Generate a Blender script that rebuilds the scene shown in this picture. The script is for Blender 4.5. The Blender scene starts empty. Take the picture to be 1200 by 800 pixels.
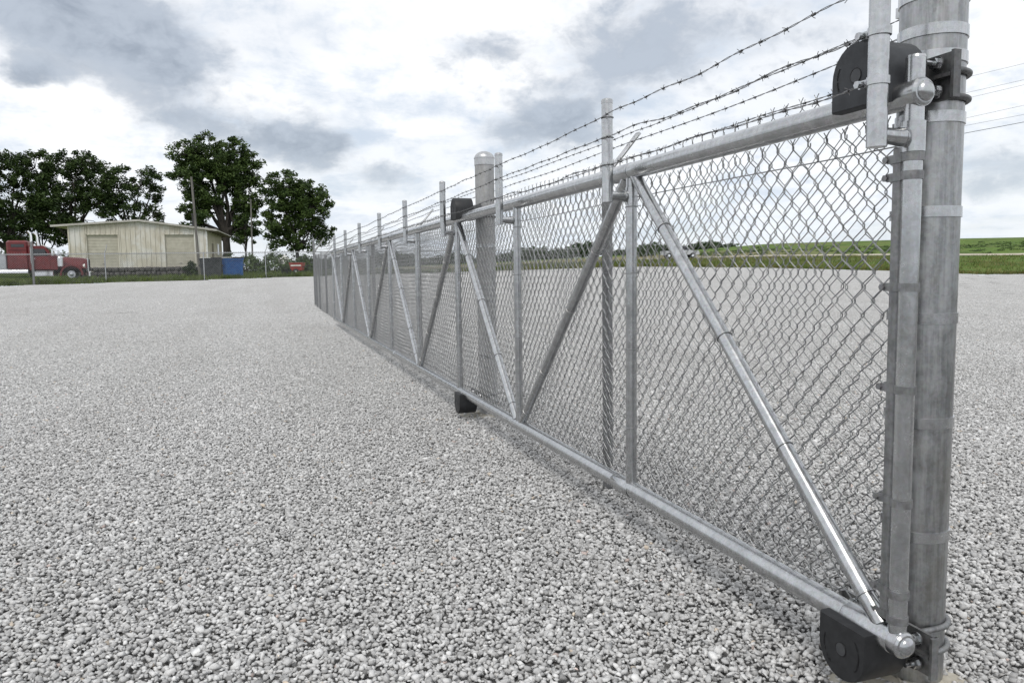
import bpy, math, random
import numpy as np
from mathutils import Vector, Matrix

# ------------------------------------------------------------------ camera, sky, sun, exposure
scene = bpy.context.scene
COL = scene.collection
F_PX = 898.05                      # focal length in pixels of a 1200 px wide picture
CAM_Z = 0.97
PITCH, ROLL, YAW = 0.0922418, -0.0145568, 0.3186024

cam_data = bpy.data.cameras.new('camera')
cam = bpy.data.objects.new('camera', cam_data)
COL.objects.link(cam)
cam_data.sensor_width = 36.0
cam_data.lens = F_PX / 1200 * 36.0
cam_data.clip_start = 0.05
cam_data.clip_end = 6000
_F = Vector((math.sin(YAW) * math.cos(PITCH), math.cos(YAW) * math.cos(PITCH), -math.sin(PITCH)))
_R0 = Vector((math.cos(YAW), -math.sin(YAW), 0))
_U0 = _R0.cross(_F)
_R = math.cos(ROLL) * _R0 + math.sin(ROLL) * _U0
_U = -math.sin(ROLL) * _R0 + math.cos(ROLL) * _U0
_m = Matrix((_R, _U, -_F)).transposed().to_4x4()
_m.translation = (0, 0, CAM_Z)
cam.matrix_world = _m
scene.camera = cam

SUN_EL, SUN_AZ = math.radians(52), math.radians(212)     # azimuth from +Y towards +X
sun_dir = Vector((math.cos(SUN_EL) * math.sin(SUN_AZ), math.cos(SUN_EL) * math.cos(SUN_AZ), math.sin(SUN_EL)))
sun_data = bpy.data.lights.new('sun', 'SUN')
sun_data.energy = 1.5
sun_data.angle = math.radians(24)
sun_data.color = (1.0, 0.96, 0.9)
sun = bpy.data.objects.new('sun', sun_data)
COL.objects.link(sun)
sun.rotation_euler = (-sun_dir).to_track_quat('-Z', 'Y').to_euler()
sun.location = (0, -5, 30)

scene.view_settings.view_transform = 'Standard'
scene.view_settings.look = 'None'
scene.view_settings.exposure = 0.0
scene.view_settings.gamma = 1.0
scene.view_settings.use_curve_mapping = False


class NT:
    """tiny node helper"""
    def __init__(self, tree):
        self.t = tree
        self.n = tree.nodes
        self.l = tree.links

    def add(self, typ, **kw):
        nd = self.n.new(typ)
        for k, v in kw.items():
            setattr(nd, k, v)
        return nd

    def put(self, sock, v):
        if isinstance(v, bpy.types.NodeSocket):
            self.l.new(v, sock)
        elif v is not None:
            sock.default_value = v

    def math(self, op, a, b=None, c=None, clamp=False):
        nd = self.add('ShaderNodeMath', operation=op, use_clamp=clamp)
        self.put(nd.inputs[0], a)
        if b is not None:
            self.put(nd.inputs[1], b)
        if c is not None:
            self.put(nd.inputs[2], c)
        return nd.outputs[0]

    def mix(self, fac, a, b, blend='MIX'):
        nd = self.add('ShaderNodeMix', data_type='RGBA', blend_type=blend)
        self.put(nd.inputs[0], fac)
        self.put(nd.inputs[6], a if isinstance(a, bpy.types.NodeSocket) else (*a[:3], 1))
        self.put(nd.inputs[7], b if isinstance(b, bpy.types.NodeSocket) else (*b[:3], 1))
        return nd.outputs[2]

    def noise(self, vec, scale, detail=4, rough=0.5, dist=0.0):
        nd = self.add('ShaderNodeTexNoise')
        if vec is not None:
            self.l.new(vec, nd.inputs['Vector'])
        nd.inputs['Scale'].default_value = scale
        nd.inputs['Detail'].default_value = detail
        nd.inputs['Roughness'].default_value = rough
        nd.inputs['Distortion'].default_value = dist
        return nd.outputs[0]

    def ramp(self, fac, lo, hi, smooth=True):
        nd = self.add('ShaderNodeMapRange', interpolation_type='SMOOTHSTEP' if smooth else 'LINEAR')
        self.put(nd.inputs[0], fac)
        nd.inputs[1].default_value = lo
        nd.inputs[2].default_value = hi
        return nd.outputs[0]

    def mapping(self, vec, scale=(1, 1, 1), loc=(0, 0, 0)):
        nd = self.add('ShaderNodeMapping')
        self.l.new(vec, nd.inputs[0])
        nd.inputs['Scale'].default_value = scale
        nd.inputs['Location'].default_value = loc
        return nd.outputs[0]


def build_world():
    w = bpy.data.worlds.new('World')
    scene.world = w
    w.use_nodes = True
    w.node_tree.nodes.clear()
    N = NT(w.node_tree)
    out = N.add('ShaderNodeOutputWorld')
    bg = N.add('ShaderNodeBackground')
    bg.inputs[1].default_value = 0.1
    N.l.new(bg.outputs[0], out.inputs[0])
    sky = N.add('ShaderNodeTexSky', sky_type='NISHITA')
    sky.sun_disc = False
    sky.sun_elevation = SUN_EL
    sky.sun_rotation = SUN_AZ
    tc = N.add('ShaderNodeTexCoord')
    sep = N.add('ShaderNodeSeparateXYZ')
    N.l.new(tc.outputs['Generated'], sep.inputs[0])
    x, y, z = sep.outputs
    # cloud layer seen as a flat ceiling of clouds
    zz = N.math('ADD', N.math('MAXIMUM', z, 0.0), 0.16)
    comb = N.add('ShaderNodeCombineXYZ')
    N.put(comb.inputs[0], N.math('DIVIDE', x, zz))
    N.put(comb.inputs[1], N.math('DIVIDE', y, zz))
    uv = comb.outputs[0]
    az = N.math('ARCTAN2', x, y)
    el = N.math('ARCSINE', z)
    # heaps of cloud that stand over the yard
    blobs = [(-0.160, 0.272, 0.105, 0.048, .82), (-0.100, 0.232, 0.06, 0.026, .30), (0.050, 0.156, 0.070, 0.036, .78),
             (-0.079, 0.178, 0.065, 0.024, .42), (0.178, 0.122, 0.050, 0.020, .42), (0.50, 0.262, 0.14, 0.070, .46),
             (0.370, 0.176, 0.085, 0.034, .58), (-0.243, 0.207, 0.033, 0.015, .42), (0.88, 0.103, 0.085, 0.030, .42),
             (0.70, 0.28, 0.10, 0.05, .3), (0.28, 0.275, 0.05, 0.02, .35)]
    wob1 = N.math('MULTIPLY', N.math('SUBTRACT', N.noise(N.mapping(tc.outputs['Generated'], (1, 1, 2.0)), 7.0, 5, .58), 0.5), 0.16)
    wob2 = N.math('MULTIPLY', N.math('SUBTRACT', N.noise(N.mapping(tc.outputs['Generated'], (1, 1, 2.0), (3, 1, 7)), 9.0, 5, .58), 0.5), 0.075)
    az2 = N.math('ADD', az, wob1)
    el2 = N.math('ADD', el, wob2)
    field = None
    for a0, e0, sa, se, amp in blobs:
        da = N.math('DIVIDE', N.math('SUBTRACT', az2, a0), sa)
        de = N.math('DIVIDE', N.math('SUBTRACT', el2, e0), se)
        r2 = N.math('ADD', N.math('MULTIPLY', da, da), N.math('MULTIPLY', de, de))
        g = N.math('MULTIPLY', N.math('EXPONENT', N.math('MULTIPLY', r2, -0.8)), amp)
        field = g if field is None else N.math('ADD', field, g)
    n1 = N.noise(N.mapping(uv, (1, 1, 1), (4.2, 1.7, 0)), 0.95, 7, .56, .25)
    n2 = N.noise(N.mapping(uv, (1, 1, 1), (9.1, 3.3, 0)), 2.4, 8, .6, .3)
    n3 = N.noise(N.mapping(tc.outputs['Generated'], (1, 1, 1.9)), 11.0, 8, .6, .2)
    vo = N.add('ShaderNodeTexVoronoi', feature='F1')
    wv = N.add('ShaderNodeVectorMath', operation='ADD')
    wn = N.add('ShaderNodeTexNoise')
    wn.inputs['Scale'].default_value = 14
    wn.inputs['Detail'].default_value = 5
    N.l.new(tc.outputs['Generated'], wn.inputs['Vector'])
    wm = N.add('ShaderNodeVectorMath', operation='SCALE')
    N.l.new(wn.outputs['Color'], wm.inputs[0])
    wm.inputs['Scale'].default_value = .10
    N.l.new(N.mapping(tc.outputs['Generated'], (1, 1, 1.5)), wv.inputs[0])
    N.l.new(wm.outputs[0], wv.inputs[1])
    N.l.new(wv.outputs[0], vo.inputs['Vector'])
    vo.inputs['Scale'].default_value = 13
    vo.inputs['Detail'].default_value = 4
    vo.inputs['Roughness'].default_value = .62
    vo.normalize = True
    n4 = N.math('SUBTRACT', 1.0, N.math('MULTIPLY', vo.outputs['Distance'], 1.5))
    base = N.math('ADD', N.math('MULTIPLY', N.math('SUBTRACT', n1, .5), .7), N.math('ADD', N.math('MULTIPLY', N.math('SUBTRACT', n3, .5), .95), N.math('MULTIPLY', N.math('SUBTRACT', n4, .5), .65)))
    dens = N.math('ADD', base, field)
    dark = N.ramp(dens, 0.22, 0.62)
    # bright cloud cover: near white with soft streaks, heaps turn blue grey below
    veil = N.ramp(N.math('ADD', N.math('MULTIPLY', n2, .45), N.math('ADD', N.math('MULTIPLY', n3, .35), N.math('MULTIPLY', n4, .2))), 0.38, 0.56)
    white = N.mix(veil, (7.2, 8.0, 9.1), (10.8, 10.95, 11.2))
    grey = N.mix(N.ramp(N.math('ADD', N.math('MULTIPLY', n3, .5), N.math('MULTIPLY', n4, .5)), .36, .64), (3.6, 4.05, 4.75), (5.8, 6.35, 7.15))
    cl = N.mix(dark, white, grey)
    # paler air low down
    low = N.ramp(el, 0.16, 0.0)
    cl = N.mix(N.math('MULTIPLY', low, .62), cl, (7.9, 8.6, 9.4))
    # a little clear sky between
    gap = N.math('MULTIPLY', N.ramp(N.math('SUBTRACT', n1, N.math('MULTIPLY', field, .5)), 0.50, 0.36), .16)
    col = N.mix(gap, cl, sky.outputs[0])
    N.l.new(col, bg.inputs[0])


build_world()

# ------------------------------------------------------------------ materials
MATS = {}


def new_mat(name):
    m = bpy.data.materials.new(name)
    m.use_nodes = True
    N = NT(m.node_tree)
    b = N.n['Principled BSDF']
    tc = N.add('ShaderNodeTexCoord')
    MATS[name] = m
    return m, N, b, tc.outputs['Object']


def bump(N, b, height, strength, dist):
    bp = N.add('ShaderNodeBump')
    bp.inputs['Strength'].default_value = strength
    bp.inputs['Distance'].default_value = dist
    N.put(bp.inputs['Height'], height)
    N.l.new(bp.outputs[0], b.inputs['Normal'])


def metal(name, dark, light, rough=(.32, .55), metallic=.85, scale=28, streak=.35, stain=None, bstr=.12):
    m, N, b, co = new_mat(name)
    n1 = N.noise(co, scale, 9, .72, .15)
    n2 = N.noise(N.mapping(co, (1, 1, .07)), scale * 2.2, 6, .66)
    f = N.math('ADD', N.math('MULTIPLY', n1, 1 - streak), N.math('MULTIPLY', n2, streak))
    c = N.mix(N.ramp(f, .36, .64), dark, light)
    sp = N.add('ShaderNodeTexVoronoi')
    sp.inputs['Scale'].default_value = 130
    N.l.new(co, sp.inputs['Vector'])
    c = N.mix(.16, c, sp.outputs['Color'], 'SOFT_LIGHT')
    hs = N.add('ShaderNodeHueSaturation')
    hs.inputs['Saturation'].default_value = .25
    N.l.new(c, hs.inputs['Color'])
    c = hs.outputs[0]
    if stain:
        s = N.ramp(N.noise(N.mapping(co, (1, 1, .35), (2, 5, 1)), 9, 5, .65, .8), .52, .74)
        c = N.mix(N.math('MULTIPLY', s, .55), c, stain)
    # scuffs
    v = N.ramp(N.noise(N.mapping(co, (1, 1, 4), (7, 2, 3)), 60, 3, .7, 1.5), .70, .78)
    c = N.mix(N.math('MULTIPLY', v, .5), c, tuple(k * .45 for k in dark))
    N.l.new(c, b.inputs['Base Color'])
    b.inputs['Metallic'].default_value = metallic
    rr = N.add('ShaderNodeMapRange')
    N.l.new(n1, rr.inputs[0])
    rr.inputs[1].default_value, rr.inputs[2].default_value = .3, .7
    rr.inputs[3].default_value, rr.inputs[4].default_value = rough
    N.l.new(rr.outputs[0], b.inputs['Roughness'])
    bump(N, b, f, bstr, .002)
    return m


def plain(name, c1, c2, rough=.6, scale=8, metallic=0.0, bstr=0.0, spec=None, stretch=(1, 1, 1), detail=5):
    m, N, b, co = new_mat(name)
    n = N.noise(N.mapping(co, stretch), scale, detail, .6, .3)
    N.l.new(N.mix(N.ramp(n, .34, .66), c1, c2), b.inputs['Base Color'])
    b.inputs['Roughness'].default_value = rough
    b.inputs['Metallic'].default_value = metallic
    if spec is not None:
        b.inputs['Specular IOR Level'].default_value = spec
    if bstr:
        bump(N, b, n, bstr, .01)
    return m


metal('galv', (.36, .388, .415), (.50, .528, .552), (.18, .30), metallic=.97, scale=22, bstr=.04)
metal('galv_bright', (.38, .395, .41), (.52, .535, .55), (.26, .40), metallic=.95, scale=20, bstr=.05)
metal('galv_dull', (.17, .178, .182), (.29, .298, .305), (.42, .6), metallic=.85, scale=34)
metal('galv_post', (.215, .235, .247), (.40, .42, .432), (.26, .46), metallic=.92, scale=26, streak=.6, stain=(.21, .198, .165), bstr=.08)
metal('galv_concrete', (.27, .275, .275), (.42, .425, .425), (.5, .7), metallic=.35, scale=12, stain=(.30, .29, .26))
metal('wire', (.24, .248, .255), (.38, .388, .395), (.28, .42), metallic=.9, scale=90)
metal('barb_steel', (.12, .12, .125), (.22, .22, .225), (.5, .65), metallic=.6, scale=120)
metal('dark_bracket', (.08, .084, .09), (.15, .155, .162), (.4, .6), metallic=.5, scale=40)
metal('chrome', (.70, .71, .72), (.85, .86, .87), (.08, .16), metallic=1.0, scale=10, bstr=.02)
plain('black_plastic', (.012, .0125, .014), (.020, .021, .023), .52, 40, bstr=.03, spec=.45)
plain('black_plastic_faded', (.030, .032, .036), (.042, .045, .050), .55, 30, bstr=.03, spec=.4)
plain('black_mark', (.006, .006, .007), (.008, .008, .009), .6, 30)
plain('cover_hub', (.040, .042, .046), (.055, .057, .06), .5, 60)
plain('concrete', (.34, .31, .25), (.48, .45, .38), .9, 14, bstr=.5)
plain('leaf_dark', (.016, .031, .009), (.054, .088, .021), .6, 1.3, spec=.25)
plain('leaf_mid', (.022, .044, .011), (.072, .112, .026), .6, 1.1, spec=.25)
plain('leaf_shrub', (.05, .085, .025), (.10, .15, .05), .65, 1.5, spec=.25)
plain('leaf_far', (.045, .070, .034), (.075, .11, .052), .7, .6, spec=.2)
plain('bark', (.022, .019, .016), (.05, .043, .036), .95, 9, bstr=.6, stretch=(1, 1, .2))
plain('pole_wood', (.10, .095, .088), (.19, .18, .165), .9, 12, bstr=.4, stretch=(1, 1, .08))
plain('siding', (.48, .445, .36), (.60, .565, .47), .7, 1.6, stretch=(2.0, 2.0, .5))
plain('door_paint', (.43, .405, .335), (.51, .485, .41), .65, 2.5)
plain('roof_metal', (.36, .345, .31), (.48, .465, .43), .6, 1.5)
plain('soffit', (.16, .14, .10), (.22, .2, .15), .8, 3)
plain('white_trim', (.62, .62, .60), (.74, .74, .72), .6, 4)
plain('rock', (.045, .043, .042), (.12, .115, .11), .95, 5, bstr=.4)
plain('truck_red', (.12, .012, .014), (.17, .02, .02), .34, 3, spec=.6)
plain('truck_dark_red', (.06, .006, .008), (.09, .01, .01), .35, 3)
plain('glass', (.012, .014, .016), (.02, .022, .025), .08, 3, spec=.8)
plain('rubber', (.012, .012, .012), (.024, .024, .023), .85, 15)
plain('chassis', (.015, .015, .016), (.03, .03, .03), .7, 10)
plain('silver_paint', (.42, .44, .47), (.52, .54, .57), .4, 5, metallic=.4)
plain('bin_blue', (.012, .075, .26), (.02, .11, .34), .5, 3)
plain('bin_dark', (.03, .034, .04), (.06, .065, .072), .6, 3)
plain('cart_red', (.28, .03, .025), (.36, .05, .035), .5, 4)
plain('tarp', (.62, .61, .57), (.75, .74, .70), .75, 4)
plain('lamp_glass', (.7, .7, .66), (.8, .8, .76), .2, 4)
plain('dirt_road', (.36, .32, .24), (.48, .44, .35), .95, .5)
plain('car_silver', (.50, .51, .53), (.58, .59, .61), .3, 3, metallic=.5)


def stone_mat():
    m, N, b, co = new_mat('crushed_stone')
    at = N.add('ShaderNodeAttribute', attribute_name='tint')
    n = N.noise(co, 160, 3, .6)
    c = N.mix(.35, at.outputs['Color'], N.mix(N.ramp(n, .3, .7), (.30, .30, .30), (.62, .62, .62)), 'OVERLAY')
    geo = N.add('ShaderNodeNewGeometry')
    big = N.noise(N.mapping(geo.outputs['Position'], (1, .35, 1)), .55, 5, .6, .4)
    trk = N.noise(N.mapping(geo.outputs['Position'], (1.3, .06, 1), (3, 3, 0)), .9, 3, .5)
    dirt = N.ramp(N.math('ADD', N.math('MULTIPLY', big, .6), N.math('MULTIPLY', trk, .4)), .40, .62)
    c = N.mix(N.math('MULTIPLY', dirt, .20), c, (.33, .32, .305))
    N.l.new(c, b.inputs['Base Color'])
    b.inputs['Roughness'].default_value = .88
    b.inputs['Specular IOR Level'].default_value = .25
    return m


stone_mat()


def yard_mat():
    m, N, b, co = new_mat('gravel_bed')
    v = N.add('ShaderNodeTexVoronoi')
    v.inputs['Scale'].default_value = 48
    N.l.new(co, v.inputs['Vector'])
    n = N.noise(co, .35, 4, .6)
    c = N.mix(N.ramp(v.outputs['Color'], 0, 1), (.14, .138, .134), (.25, .247, .24))
    c = N.mix(N.math('MULTIPLY', n, .25), c, (.20, .19, .18))
    N.l.new(c, b.inputs['Base Color'])
    b.inputs['Roughness'].default_value = .95
    bump(N, b, v.outputs['Distance'], .8, .02)


yard_mat()


def grass_mat():
    m, N, b, co = new_mat('grass')
    big = N.noise(N.mapping(co, (1, 1, 1)), .045, 5, .6, .6)
    fine = N.noise(co, 1.1, 6, .68)
    mid = N.noise(N.mapping(co, (1, 1, 1), (5, 9, 0)), .16, 5, .62, .5)
    c = N.mix(N.ramp(fine, .3, .7), (.055, .10, .016), (.135, .215, .038))
    c = N.mix(N.math('MULTIPLY', N.ramp(mid, .46, .60), .75), c, (.12, .155, .038))
    pat = N.noise(N.mapping(co, (1, 1, 1), (1, 4, 0)), .07, 6, .7, .8)
    c = N.mix(N.math('MULTIPLY', N.ramp(pat, .52, .60), .6), c, (.028, .058, .014))
    c = N.mix(N.math('MULTIPLY', N.ramp(big, .54, .68), .7), c, (.17, .155, .065))
    vd = N.add('ShaderNodeVectorMath', operation='DISTANCE')
    N.l.new(N.mapping(co, (1, 1, 0)), vd.inputs[0])
    vd.inputs[1].default_value = (46, 122, 0)
    dry = N.ramp(N.math('ADD', vd.outputs['Value'], N.math('MULTIPLY', mid, 40)), 80, 50)
    c = N.mix(N.math('MULTIPLY', dry, .85), c, N.mix(N.ramp(fine, .3, .7), (.15, .125, .07), (.26, .225, .14)))
    N.l.new(c, b.inputs['Base Color'])
    b.inputs['Roughness'].default_value = .9
    b.inputs['Specular IOR Level'].default_value = .15
    bump(N, b, fine, .9, .25)


grass_mat()
plain('grass_blade', (.055, .085, .018), (.13, .17, .042), .8, .7, spec=.2)
plain('dry_blade', (.16, .14, .05), (.26, .23, .10), .85, .7, spec=.2)


def siding_weather():
    m, N, b, co = new_mat('siding_weathered')
    n = N.noise(N.mapping(co, (1.2, 1.2, .35)), 2.0, 6, .65, .4)
    w = N.noise(N.mapping(co, (.5, .5, .45), (3, 8, 2)), 1.0, 5, .65, .5)
    c = N.mix(N.ramp(n, .32, .68), (.48, .445, .37), (.62, .585, .505))
    c = N.mix(N.math('MULTIPLY', N.ramp(w, .45, .60), .8), c, (.66, .655, .63))
    N.l.new(c, b.inputs['Base Color'])
    b.inputs['Roughness'].default_value = .7


siding_weather()


# ------------------------------------------------------------------ mesh helpers
class MB:
    """collects shapes; build() links them as ONE mesh object"""
    def __init__(self):
        self.v = []
        self.f = []

    def add(self, vs, fs):
        o = len(self.v)
        self.v.extend([tuple(p) for p in vs])
        self.f.extend([tuple(i + o for i in q) for q in fs])
        return self

    def box(self, c, s, rz=0.0, mat=None):
        hx, hy, hz = s[0] / 2, s[1] / 2, s[2] / 2
        M = mat or Matrix.Rotation(rz, 3, 'Z')
        vs = [Vector(c) + M @ Vector((sx * hx, sy * hy, sz * hz)) for sx in (-1, 1) for sy in (-1, 1) for sz in (-1, 1)]
        return self.add(vs, [(0, 1, 3, 2), (4, 6, 7, 5), (0, 4, 5, 1), (2, 3, 7, 6), (0, 2, 6, 4), (1, 5, 7, 3)])

    def bbox(self, c, s, bev, rz=0.0):
        """box with chamfered edges (an octagon-like rounded block)"""
        hx, hy, hz = s[0] / 2, s[1] / 2, s[2] / 2
        M = Matrix.Rotation(rz, 3, 'Z')
        b = min(bev, hx * .9, hy * .9, hz * .9)
        rings = []
        for z, k in ((-hz, b), (-hz + b, 0), (hz - b, 0), (hz, b)):
            x, y = hx - k, hy - k
            bb = b
            rings.append([(x, -y + bb, z), (x, y - bb, z), (x - bb, y, z), (-x + bb, y, z), (-x, y - bb, z), (-x, -y + bb, z), (-x + bb, -y, z), (x - bb, -y, z)])
        vs = [Vector(c) + M @ Vector(p) for r in rings for p in r]
        fs = [tuple(range(7, -1, -1)), tuple(range(24, 32))]
        for i in range(3):
            for j in range(8):
                fs.append((i * 8 + j, i * 8 + (j + 1) % 8, i * 8 + 8 + (j + 1) % 8, i * 8 + 8 + j))
        return self.add(vs, fs)

    def path(self, pts, r, n=12, caps=True, closed=False):
        pts = [Vector(p) for p in pts]
        rs = r if isinstance(r, (list, tuple)) else [r] * len(pts)
        m = len(pts)
        vs = []
        prev = None
        for i, p in enumerate(pts):
            if closed:
                t = pts[(i + 1) % m] - pts[i - 1]
            else:
                t = pts[min(i + 1, m - 1)] - pts[max(i - 1, 0)]
            t.normalize()
            if prev is None:
                a = Vector((0, 0, 1)) if abs(t.z) < .9 else Vector((1, 0, 0))
                u = t.cross(a).normalized()
            else:
                u = (prev - t * prev.dot(t)).normalized()
            prev = u
            w = t.cross(u)
            for k in range(n):
                a = 2 * math.pi * k / n
                vs.append(p + rs[i] * (math.cos(a) * u + math.sin(a) * w))
        fs = []
        for i in range(m if closed else m - 1):
            i2 = (i + 1) % m
            for k in range(n):
                k2 = (k + 1) % n
                fs.append((i * n + k, i * n + k2, i2 * n + k2, i2 * n + k))
        if caps and not closed:
            fs.append(tuple(range(n - 1, -1, -1)))
            fs.append(tuple(range((m - 1) * n, m * n)))
        return self.add(vs, fs)

    def dome(self, p, axis, r, h, n=16, rings=5):
        """half-ellipsoid cap with its base at p"""
        axis = Vector(axis).normalized()
        pts = []
        rs = []
        for i in range(rings + 1):
            a = math.pi / 2 * i / rings
            pts.append(Vector(p) + axis * h * math.sin(a))
            rs.append(max(r * math.cos(a), r * .02))
        return self.path(pts, rs, n)

    def prism(self, poly, origin, ax, ay, depth_vec):
        """polygon in the plane (ax, ay) extruded by depth_vec"""
        o, ax, ay, d = Vector(origin), Vector(ax), Vector(ay), Vector(depth_vec)
        n = len(poly)
        vs = [o + ax * p[0] + ay * p[1] for p in poly] + [o + ax * p[0] + ay * p[1] + d for p in poly]
        fs = [tuple(range(n - 1, -1, -1)), tuple(range(n, 2 * n))]
        for i in range(n):
            j = (i + 1) % n
            fs.append((i, j, n + j, n + i))
        return self.add(vs, fs)

    def build(self, name, mat, parent=None, local=False, smooth=40, kind=None):
        off = Vector((0, 0, 0))
        if parent is not None and not local:
            r = parent
            while r is not None:
                off = off + Vector(r.location)
                r = r.parent
        me = bpy.data.meshes.new(name)
        me.from_pydata([(v[0] - off.x, v[1] - off.y, v[2] - off.z) for v in self.v], [], self.f)
        me.update()
        if smooth:
            me.shade_smooth()
            me.set_sharp_from_angle(angle=math.radians(smooth))
        me.materials.append(MATS[mat])
        o = bpy.data.objects.new(name, me)
        COL.objects.link(o)
        if parent is not None:
            o.parent = parent
        if kind:
            o['kind'] = kind
        return o


def np_mesh(name, V, F, mat, parent=None, kind=None, smooth=False, link=True, tint=None):
    """fast mesh from numpy arrays (all faces with the same corner count)"""
    V = np.ascontiguousarray(V, dtype=np.float32)
    F = np.ascontiguousarray(F, dtype=np.int32)
    me = bpy.data.meshes.new(name)
    nf, k = F.shape
    me.vertices.add(len(V))
    me.vertices.foreach_set('co', V.ravel())
    me.loops.add(nf * k)
    me.loops.foreach_set('vertex_index', F.ravel())
    me.polygons.add(nf)
    me.polygons.foreach_set('loop_start', np.arange(0, nf * k, k, dtype=np.int32))
    me.polygons.foreach_set('loop_total', np.full(nf, k, dtype=np.int32))
    if smooth:
        me.polygons.foreach_set('use_smooth', np.ones(nf, dtype=bool))
    me.update(calc_edges=True)
    if tint is not None:
        a = me.color_attributes.new('tint', 'FLOAT_COLOR', 'POINT')
        a.data.foreach_set('color', np.ascontiguousarray(tint, dtype=np.float32).ravel())
    me.materials.append(MATS[mat] if isinstance(mat, str) else mat)
    o = bpy.data.objects.new(name, me)
    if link:
        COL.objects.link(o)
    if parent is not None:
        o.parent = parent
    if kind:
        o['kind'] = kind
    return o


def tubes_np(paths, r, sides):
    """paths: (W, P, 3) -> verts, quad faces of W tubes"""
    paths = np.asarray(paths, dtype=np.float64)
    W, P, _ = paths.shape
    t = np.empty_like(paths)
    t[:, 1:-1] = paths[:, 2:] - paths[:, :-2]
    t[:, 0] = paths[:, 1] - paths[:, 0]
    t[:, -1] = paths[:, -1] - paths[:, -2]
    t /= np.linalg.norm(t, axis=2, keepdims=True) + 1e-12
    ref = np.zeros_like(t)
    ref[..., 0] = 1.0
    u = ref - t * (t * ref).sum(2, keepdims=True)
    bad = np.linalg.norm(u, axis=2) < .1
    u[bad] = np.cross(t[bad], np.array([0, 0, 1.0]))
    u /= np.linalg.norm(u, axis=2, keepdims=True) + 1e-12
    w = np.cross(t, u)
    ang = np.arange(sides) * 2 * math.pi / sides
    V = paths[:, :, None, :] + r * (np.cos(ang)[None, None, :, None] * u[:, :, None, :] + np.sin(ang)[None, None, :, None] * w[:, :, None, :])
    base = (np.arange(W)[:, None, None] * P + np.arange(P - 1)[None, :, None]) * sides
    k = np.arange(sides)[None, None, :]
    k2 = (k + 1) % sides
    F = np.stack([base + k, base + k2, base + sides + k2, base + sides + k], axis=-1).reshape(-1, 4)
    return V.reshape(-1, 3), F


def thing(name, label, cat, loc=(0, 0, 0), rz=0.0, group=None):
    o = bpy.data.objects.new(name, None)
    COL.objects.link(o)
    o.location = loc
    o.rotation_euler = (0, 0, rz)
    o.empty_display_size = .2
    tag(o, label, cat, group)
    return o


def tag(o, label, cat, group=None):
    o['label'] = label
    o['category'] = cat
    if group:
        o['group'] = group
    return o


# ------------------------------------------------------------------ terrain
SY, CY = math.sin(YAW), math.cos(YAW)
T_PX = np.array([-900, 400, 600, 750, 900, 1040, 1150, 2200.])
T_D = np.array([6, 19, 70, 110, 200, 250, 400, 4000.])
T_Z = np.array([[-.085] * 8,
                [0, 0, 0, 0, 0, 0, 0, 0],
                [1.0, 1.0, 1.0, 1.15, .86, .43, -.05, -.05],
                [1.35, 1.35, 1.7, 2.2, 2.4, 2.3, 2.1, 2.1],
                [2.0, 2.0, 3.2, 4.6, 6.9, 7.4, 7.8, 8.0],
                [2.2, 2.2, 4.0, 5.6, 7.6, 8.2, 8.6, 8.8],
                [2.6, 2.6, 4.5, 6.0, 8.2, 8.8, 9.2, 9.4],
                [3.0, 3.0, 5.0, 6.0, 8.2, 8.8, 9.2, 9.4]])


def T(x, y):
    d = SY * x + CY * y
    if d <= 6:
        return -.085
    lat = CY * x - SY * y
    px = 600 + F_PX * lat / d
    row = [np.interp(px, T_PX, T_Z[i]) for i in range(len(T_D))]
    return float(np.interp(d, T_D, row))


YB_X = [-80, 3.5, 13, 26, 34, 44, 63, 110, 160]
YB_Y = [24.8, 58.95, 63.5, 65.5, 63, 59.5, 53.5, 38, 22]


def Yb(x):
    return float(np.interp(x, YB_X, YB_Y))


def ground_sheet(name, blocks, mat, sink=0.0):
    vs, fs = [], []
    for xs, rows in blocks:
        o = len(vs)
        m = len(rows(xs[0]))
        for x in xs:
            for y in rows(x):
                vs.append((x, y, T(x, y) - (sink * min(1, max(0, SY * x + CY * y - 12) / 30) + .014 if sink else 0)))
        for i in range(len(xs) - 1):
            for j in range(m - 1):
                a = o + i * m + j
                fs.append((a, a + m, a + m + 1, a + 1))
    o = np_mesh(name, np.array(vs), np.array(fs), mat, smooth=True)
    o['kind'] = 'structure'
    return o


xs_y = sorted(set(list(range(-80, -12, 4)) + list(range(-12, 16, 2)) + list(range(16, 161, 4)) + [3.5, 13, 26, 34, 63, 110]))


def rows_yard(x):
    b = Yb(x)
    return list(np.linspace(-40, -4, 6)) + list(np.linspace(-2, 22, 17)) + list(np.linspace(24, b, 16)) if b > 26 else list(np.linspace(-40, b, 39))


def rows_field(x):
    b = Yb(x)
    return [b + 0.0 + v for v in (0, .5, 1.5, 3, 6, 10, 15, 22, 30, 40, 55, 70, 90, 110, 135, 165, 200, 260, 340, 500, 900, 1800, 3500)]


def rows_side(x):
    b = 24.8 if x < 0 else 22
    return list(np.linspace(-400, b - .001, 12)) + rows_field(-80 if x < 0 else 160)[1:]


ground_sheet('gravel_yard', [(xs_y, rows_yard)], 'gravel_bed', .035)
ground_sheet('grass_field', [(xs_y, rows_field), ([-2500, -1200, -600, -300, -180, -120, -80], rows_side), ([160, 200, 260, 350, 600, 1200, 2500], rows_side)], 'grass')

# ------------------------------------------------------------------ gravel stones (uncountable): tiles of real stones
rng = np.random.default_rng(7)


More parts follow.
